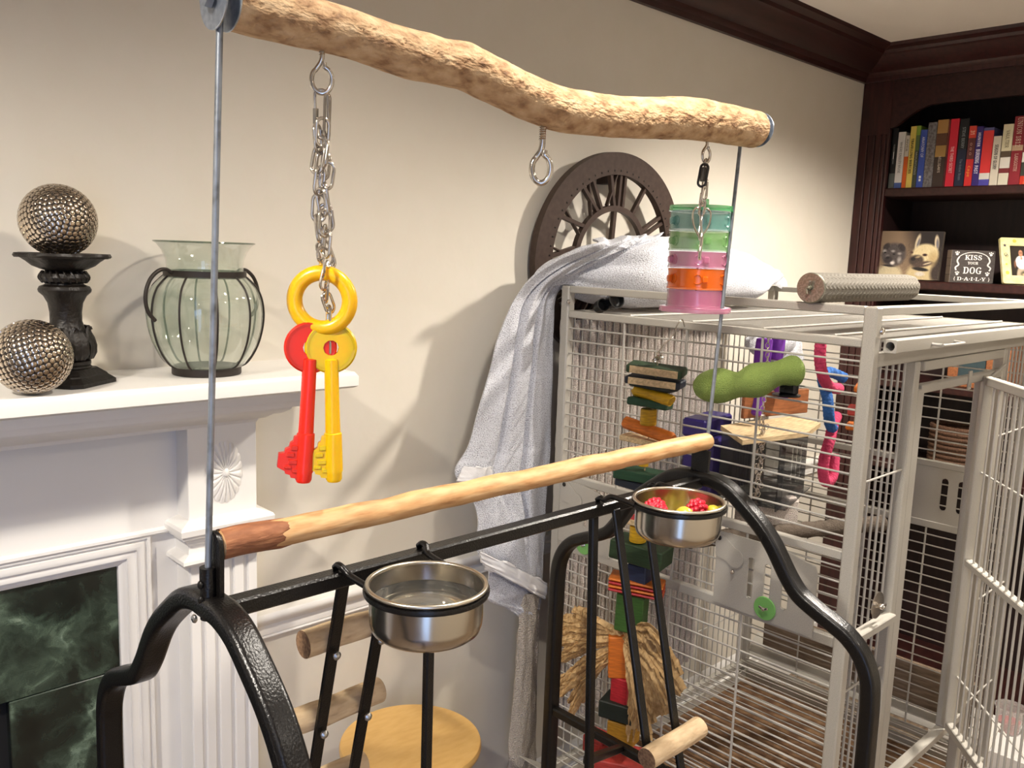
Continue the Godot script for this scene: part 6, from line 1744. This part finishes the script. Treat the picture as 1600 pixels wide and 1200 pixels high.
	text_part(sg, "lettering", "D·A·I·L·Y", 0.012, T(on.call(-0.001, -0.045), face), M.sign_white, 0.100, true, true)
	for s in [-1.0, 1.0]:
		text_part(sg, "ornament", "≶" if false else "}" if s > 0 else "{", 0.012, T(on.call(0.060 * s, -0.0445), face), M.sign_white)
		# ribbon ends and the arch over KISS
		var rb := []
		for k in 9:
			var a := lerpf(0.0, 1.15, k / 8.0)
			rb.append(on.call(s * 0.050 * sin(a) / 0.91, 0.052 - 0.030 * (1.0 - cos(a))))
		part(sg, "ribbon", S().tube(PackedVector3Array(rb), 0.0014, 6), M.sign_white)
		part(sg, "ribbon", S().tube(curve([on.call(s * 0.050, 0.034), on.call(s * 0.056, 0.020), on.call(s * 0.050, 0.006), on.call(s * 0.060, -0.004), on.call(s * 0.057, -0.014)], 0.004), 0.0028, 6), M.sign_white)
		for q in [[0.058, 0.046], [0.052, -0.026]]:
			var pw := S()
			pw.ball(on.call(s * q[0], q[1] - 0.002), V(0.0006, 0.0042, 0.005), 10, sb)
			for k in 3: pw.ball(on.call(s * q[0] + (k - 1) * 0.0055, q[1] + 0.006 - 0.002 * absf(k - 1)), V(0.0006, 0.003, 0.0022), 8, sb)
			var pp := part(sg, "paw_print", pw, M.sign_white)
			pp.set_meta("kind", "stuff")
	# ceramic photo frame
	var fr := thing("photo_frame", "cream painted ceramic photo frame with star and holiday snapshot at the right", "photo frame", V(3.44, 1.603, -0.97))
	var fb := Basis(Vector3.UP, deg_to_rad(45.0)) * Basis(V(0, 0, 1), deg_to_rad(-20.0))
	var corner := V(3.402, 1.6075, -1.043)
	var ft := Transform3D(Basis(fb * V(0, 0, 1), fb * V(0, 1, 0), fb * V(-1, 0, 0)), corner)
	part(fr, "frame", S().extrude(ft * T(V(0, 0, -0.012)), shifted(round_rect(0.20, 0.172, 0.006, 3), Vector2(0.10, 0.086)), 0.012, [shifted(round_rect(0.136, 0.112, 0.001, 1), Vector2(0.100, 0.086))]), M.frame_cream)
	var pq := S()
	for w in [[0.030, 0.028], [0.170, 0.028], [0.170, 0.144], [0.030, 0.028], [0.170, 0.144], [0.030, 0.144]]:
		pq.v.append(ft * V(w[0], w[1], -0.006))
		pq.u.append(Vector2((w[0] - 0.030) / 0.14, 1.0 - (w[1] - 0.028) / 0.116))
	part(fr, "photograph", pq, M.snapshot)
	part(fr, "back_strut", S().bar(ft * V(0.1, 0.12, -0.013), V(3.515, 1.604, -1.02), 0.02, 0.004), M.frame_cream)
	var star := PackedVector2Array()
	for k in 10: star.append(Vector2(0.0145, 0.142) + Vector2(sin(TAU * k / 10), cos(TAU * k / 10)) * (0.0068 if k % 2 == 0 else 0.0030))
	part(fr, "star_motif", S().extrude(ft * T(V(0, 0, 0.0)), star, 0.0008), M.navy_paint, "small navy star")
	for q in [[0.016, 0.108, 0.006], [0.019, 0.103, 0.005], [0.085, 0.014, 0.007], [0.10, 0.163, 0.006]]:
		part(fr, "painted_curl", S().tube(ring(ft * V(q[0], q[1], 0.0004), ft.basis * Basis(Vector3.RIGHT, PI / 2), q[2], q[2] * 0.7, 16), 0.0008, 5, true), M.navy_paint)
	for q in [[0.016, 0.072, 0.004], [0.017, 0.040, 0.007], [0.05, 0.160, 0.007]]:
		part(fr, "painted_flower", S().ball(ft * V(q[0], q[1], 0.0), V(q[2], q[2], 0.0007), 10, ft.basis), M.lime_paint)
	# lower shelves, seen through the cage
	var wb := thing("wicker_basket", "brown coiled wicker basket on a low shelf seen through the cage", "basket", V(3.5, 0.90, -1.16))
	for k in 9: part(wb, "coil", S().tube(ring(V(3.49, 0.912 + k * 0.018, -1.155), Basis(), 0.085, 0.105, 32), 0.0092, 8, true), M.wicker)
	part(wb, "base", S().lathe(Transform3D(Basis.from_scale(V(0.82, 1, 1)), V(3.49, 0.901, -1.155)), [Vector2(0, 0), Vector2(0.1, 0), Vector2(0.1, 0.008), Vector2(0, 0.008)], 28), M.wicker)
	var wc := thing("wooden_case", "orange brown wooden case with a dark glass front on the shelf behind the cage", "case", V(3.48, 1.22, -1.09))
	part(wc, "box", S().slab(V(3.42, 1.2205, -1.20), V(3.56, 1.40, -0.99), 0.003), M.orange_wood)
	part(wc, "frame", S().slab(V(3.405, 1.2205, -1.20), V(3.42, 1.24, -0.99), 0.002).slab(V(3.405, 1.38, -1.20), V(3.42, 1.40, -0.99), 0.002).slab(V(3.405, 1.24, -1.20), V(3.42, 1.38, -1.165), 0.002).slab(V(3.405, 1.24, -1.07), V(3.42, 1.38, -0.99), 0.002), M.orange_wood)
	part(wc, "pane", S().slab(V(3.413, 1.24, -1.165), V(3.416, 1.38, -1.07)), M.dark_glass)
	single("white_box", S().slab(V(3.02, 0.0, -1.0), V(3.28, 0.085, -0.60), 0.004), M.white, "low white cardboard box on the floor between cage and bookcase", "box", V(3.15, 0, -0.8))
	var cup := thing("red_cup", "clear plastic cup of red snacks on the white box beyond the cage door", "cup", V(3.19, 0.0855, -0.80))
	part(cup, "cup", S().lathe(T(V(3.19, 0, -0.80)), [Vector2(0, 0.0855), Vector2(0.035, 0.0855), Vector2(0.047, 0.175), Vector2(0.049, 0.175), Vector2(0.049, 0.178), Vector2(0.045, 0.178), Vector2(0.034, 0.088), Vector2(0, 0.088)], 28), M.clear)
	part(cup, "snacks", S().lathe(T(V(3.19, 0, -0.80)), [Vector2(0, 0.0885), Vector2(0.0335, 0.0885), Vector2(0.037, 0.125), Vector2(0.02, 0.132), Vector2(0, 0.13)], 20), M.dye_red)

func face_quad(t: Transform3D, x: float, h: float, w: float) -> Shape:    # a printed face on the local -x side
	var s := S()
	for q in [[-1, -1], [1, -1], [1, 1], [-1, -1], [1, 1], [-1, 1]]:
		s.v.append(t * V(-x, q[1] * h / 2, q[0] * w / 2))
		s.u.append(Vector2(0.5 + q[0] * 0.5, 0.5 - q[1] * 0.5))
	return s

func blob(im: Image, c: Vector2, r: Vector2, col: Color, soft_ := 0.3, rot := 0.0) -> void:
	var w := im.get_width()
	var h := im.get_height()
	var m := maxf(r.x, r.y) * 1.05
	for y in range(maxi(0, int((c.y - m) * h)), mini(h, int((c.y + m) * h) + 1)):
		for x in range(maxi(0, int((c.x - m) * w)), mini(w, int((c.x + m) * w) + 1)):
			var p := (Vector2((x + 0.5) / w, (y + 0.5) / h) - c).rotated(-rot)
			var d := Vector2(p.x / r.x, p.y / r.y).length()
			if d < 1.0:
				var a := col.a * clampf((1.0 - d) / soft_, 0, 1)
				im.set_pixel(x, y, im.get_pixel(x, y).lerp(Color(col.r, col.g, col.b), a))

func printed(called: String, im: Image, rough: float) -> StandardMaterial3D:
	var m := StandardMaterial3D.new()
	m.resource_name = called
	m.albedo_texture = ImageTexture.create_from_image(im)
	m.roughness = rough
	return m

func shelf_materials() -> void:
	M.silver_paper = mat("silver book cover", rgb(150, 148, 150), 0.35, 0.3, noise(0.05, 71, 128, [[0.0, rgb(150, 145, 145)], [1.0, Color.WHITE]]), Vector3.ONE * 12)
	M.pages = mat("book pages", rgb(216, 204, 180), 0.9)
	M.canvas_edge = mat("painted canvas edge", rgb(70, 60, 50), 0.8)
	M.sign_brown = mat("brown stained sign board", rgb(72, 64, 60), 0.7, 0.0, noise(0.03, 72, 128, [[0.0, rgb(190, 185, 180)], [1.0, Color.WHITE]]), V(12, 40, 12))
	M.sign_side = mat("greyed sign side", rgb(140, 126, 116), 0.7)
	M.sign_white = mat("white sign paint", rgb(226, 222, 216), 0.6)
	M.frame_cream = mat("cream glazed ceramic", rgb(226, 216, 178), 0.3, 0.0, noise(0.02, 73, 128, [[0.0, rgb(222, 218, 170)], [1.0, Color.WHITE]]), Vector3.ONE * 14)
	M.navy_paint = mat("navy glaze", rgb(42, 36, 58), 0.35)
	M.lime_paint = mat("lime glaze", rgb(180, 178, 70), 0.4)
	M.wicker = mat("brown wicker coil", rgb(104, 72, 50), 0.8, 0.0, noise(0.06, 74, 128, [[0.0, rgb(150, 140, 130)], [1.0, Color.WHITE]]), Vector3.ONE * 16, noise(0.08, 75, 128), 0.3)
	M.dark_glass = mat("dark glass", rgb(60, 74, 78), 0.1)
	M.clear = mat("clear plastic", Color(0.9, 0.88, 0.86, 0.25), 0.1)
	M.clear.transparency = BaseMaterial3D.TRANSPARENCY_ALPHA
	# two dogs
	var im := Image.create(216, 176, false, Image.FORMAT_RGB8)
	for y in 176:
		for x in 216:
			var u := x / 216.0
			var v := y / 176.0
			im.set_pixel(x, y, rgb(128, 106, 84).lerp(rgb(34, 26, 24), smoothstep(0.35, 0.8, u + 0.25 * (0.4 - v))))
	var cream := rgb(206, 188, 146)
	blob(im, Vector2(0.2, 0.95), Vector2(0.26, 0.3), rgb(196, 180, 146), 0.3)
	blob(im, Vector2(0.74, 0.92), Vector2(0.30, 0.34), rgb(190, 170, 128), 0.25)
	blob(im, Vector2(0.96, 0.85), Vector2(0.12, 0.25), rgb(52, 40, 34), 0.5)
	# left: grizzled face
	blob(im, Vector2(0.235, 0.5), Vector2(0.23, 0.28), rgb(74, 66, 64), 0.25)
	blob(im, Vector2(0.10, 0.33), Vector2(0.06, 0.1), rgb(54, 46, 44), 0.4, 0.4)
	blob(im, Vector2(0.36, 0.34), Vector2(0.06, 0.11), rgb(48, 40, 40), 0.4, -0.5)
	for q in [[0.08, 0.42, 0.05, 0.05], [0.22, 0.42, 0.05, 0.035], [0.33, 0.47, 0.05, 0.04], [0.14, 0.56, 0.05, 0.08], [0.24, 0.66, 0.05, 0.07], [0.34, 0.6, 0.05, 0.1]]: blob(im, Vector2(q[0], q[1]), Vector2(q[2], q[3]), rgb(160, 152, 146), 0.8)
	blob(im, Vector2(0.155, 0.60), Vector2(0.085, 0.09), rgb(52, 44, 44), 0.4)
	blob(im, Vector2(0.145, 0.565), Vector2(0.035, 0.025), rgb(20, 16, 16), 0.4)
	blob(im, Vector2(0.23, 0.67), Vector2(0.05, 0.045), rgb(214, 204, 196), 0.6)
	for q in [[0.09, 0.455], [0.24, 0.485]]: blob(im, Vector2(q[0], q[1]), Vector2(0.024, 0.02), rgb(18, 12, 12), 0.4)
	blob(im, Vector2(0.17, 0.73), Vector2(0.13, 0.025), rgb(34, 26, 26), 0.5, 0.1)
	# right: cream face with upright ears
	for q in [[0.605, 0.22, 0.045, 0.2, 0.12], [0.91, 0.23, 0.045, 0.19, -0.1]]:
		blob(im, Vector2(q[0], q[1]), Vector2(q[2], q[3]), rgb(196, 180, 150), 0.35, q[4])
		blob(im, Vector2(q[0] + 0.012, q[1] + 0.03), Vector2(q[2] * 0.6, q[3] * 0.75), rgb(110, 106, 110), 0.5, q[4])
	blob(im, Vector2(0.75, 0.47), Vector2(0.235, 0.24), cream, 0.2)
	blob(im, Vector2(0.88, 0.55), Vector2(0.11, 0.2), rgb(178, 154, 110), 0.7)
	blob(im, Vector2(0.62, 0.60), Vector2(0.135, 0.13), rgb(66, 54, 46), 0.3)
	blob(im, Vector2(0.72, 0.68), Vector2(0.2, 0.07), rgb(74, 58, 50), 0.4, -0.25)
	blob(im, Vector2(0.565, 0.575), Vector2(0.045, 0.045), rgb(24, 20, 20), 0.4)
	blob(im, Vector2(0.64, 0.53), Vector2(0.06, 0.03), rgb(150, 132, 100), 0.6, -0.3)
	blob(im, Vector2(0.745, 0.485), Vector2(0.05, 0.035), rgb(70, 40, 30), 0.5)
	blob(im, Vector2(0.745, 0.485), Vector2(0.02, 0.018), rgb(14, 8, 8), 0.4)
	blob(im, Vector2(0.53, 0.44), Vector2(0.03, 0.03), rgb(70, 46, 36), 0.5)
	blob(im, Vector2(0.70, 0.78), Vector2(0.16, 0.045), rgb(24, 18, 18), 0.4, 0.15)
	blob(im, Vector2(0.70, 0.88), Vector2(0.10, 0.06), rgb(200, 190, 176), 0.5)
	blob(im, Vector2(0.80, 0.66), Vector2(0.09, 0.02), rgb(196, 180, 150), 0.5, -0.4)
	var r := RandomNumberGenerator.new()
	r.seed = 77
	for k in 900:
		var p := Vector2(r.randf(), 0.25 + 0.75 * r.randf())
		var a := r.randf_range(-0.12, 0.12)
		var w := Vector2i(int(p.x * 216), int(p.y * 176))
		for s in 5:
			var at := Vector2i(clampi(w.x + int(s * sin(p.x * 9.0)), 0, 215), clampi(w.y + s, 0, 175))
			var o := im.get_pixelv(at)
			im.set_pixelv(at, Color(clampf(o.r + a, 0, 1), clampf(o.g + a, 0, 1), clampf(o.b + a, 0, 1)))
	M.dogs = printed("painting of two dogs", im, 0.6)
	# holiday snapshot: a bald man in a white shirt and beige trousers, another person in pink at the edge
	var sn := Image.create(112, 96, false, Image.FORMAT_RGB8)
	sn.fill(rgb(44, 38, 32))
	blob(sn, Vector2(0.5, 0.2), Vector2(0.6, 0.3), rgb(58, 50, 42), 0.9)
	blob(sn, Vector2(0.85, 0.25), Vector2(0.1, 0.1), rgb(40, 60, 120), 0.5)
	blob(sn, Vector2(0.30, 0.98), Vector2(0.15, 0.36), rgb(170, 152, 130), 0.2)
	blob(sn, Vector2(0.31, 0.53), Vector2(0.17, 0.24), rgb(222, 214, 214), 0.15)
	blob(sn, Vector2(0.14, 0.60), Vector2(0.035, 0.15), rgb(120, 84, 64), 0.4)
	blob(sn, Vector2(0.30, 0.24), Vector2(0.06, 0.12), rgb(186, 132, 102), 0.2)
	blob(sn, Vector2(0.30, 0.225), Vector2(0.06, 0.012), rgb(60, 44, 38), 0.5)
	blob(sn, Vector2(0.31, 0.40), Vector2(0.03, 0.06), rgb(186, 140, 112), 0.5)
	blob(sn, Vector2(0.62, 0.56), Vector2(0.14, 0.22), rgb(196, 96, 110), 0.2)
	blob(sn, Vector2(0.62, 0.26), Vector2(0.055, 0.1), rgb(190, 140, 112), 0.2)
	blob(sn, Vector2(0.40, 0.90), Vector2(0.16, 0.12), rgb(70, 66, 48), 0.5)
	blob(sn, Vector2(0.33, 0.92), Vector2(0.03, 0.05), rgb(180, 160, 120), 0.5)
	M.snapshot = printed("holiday snapshot", sn, 0.3)
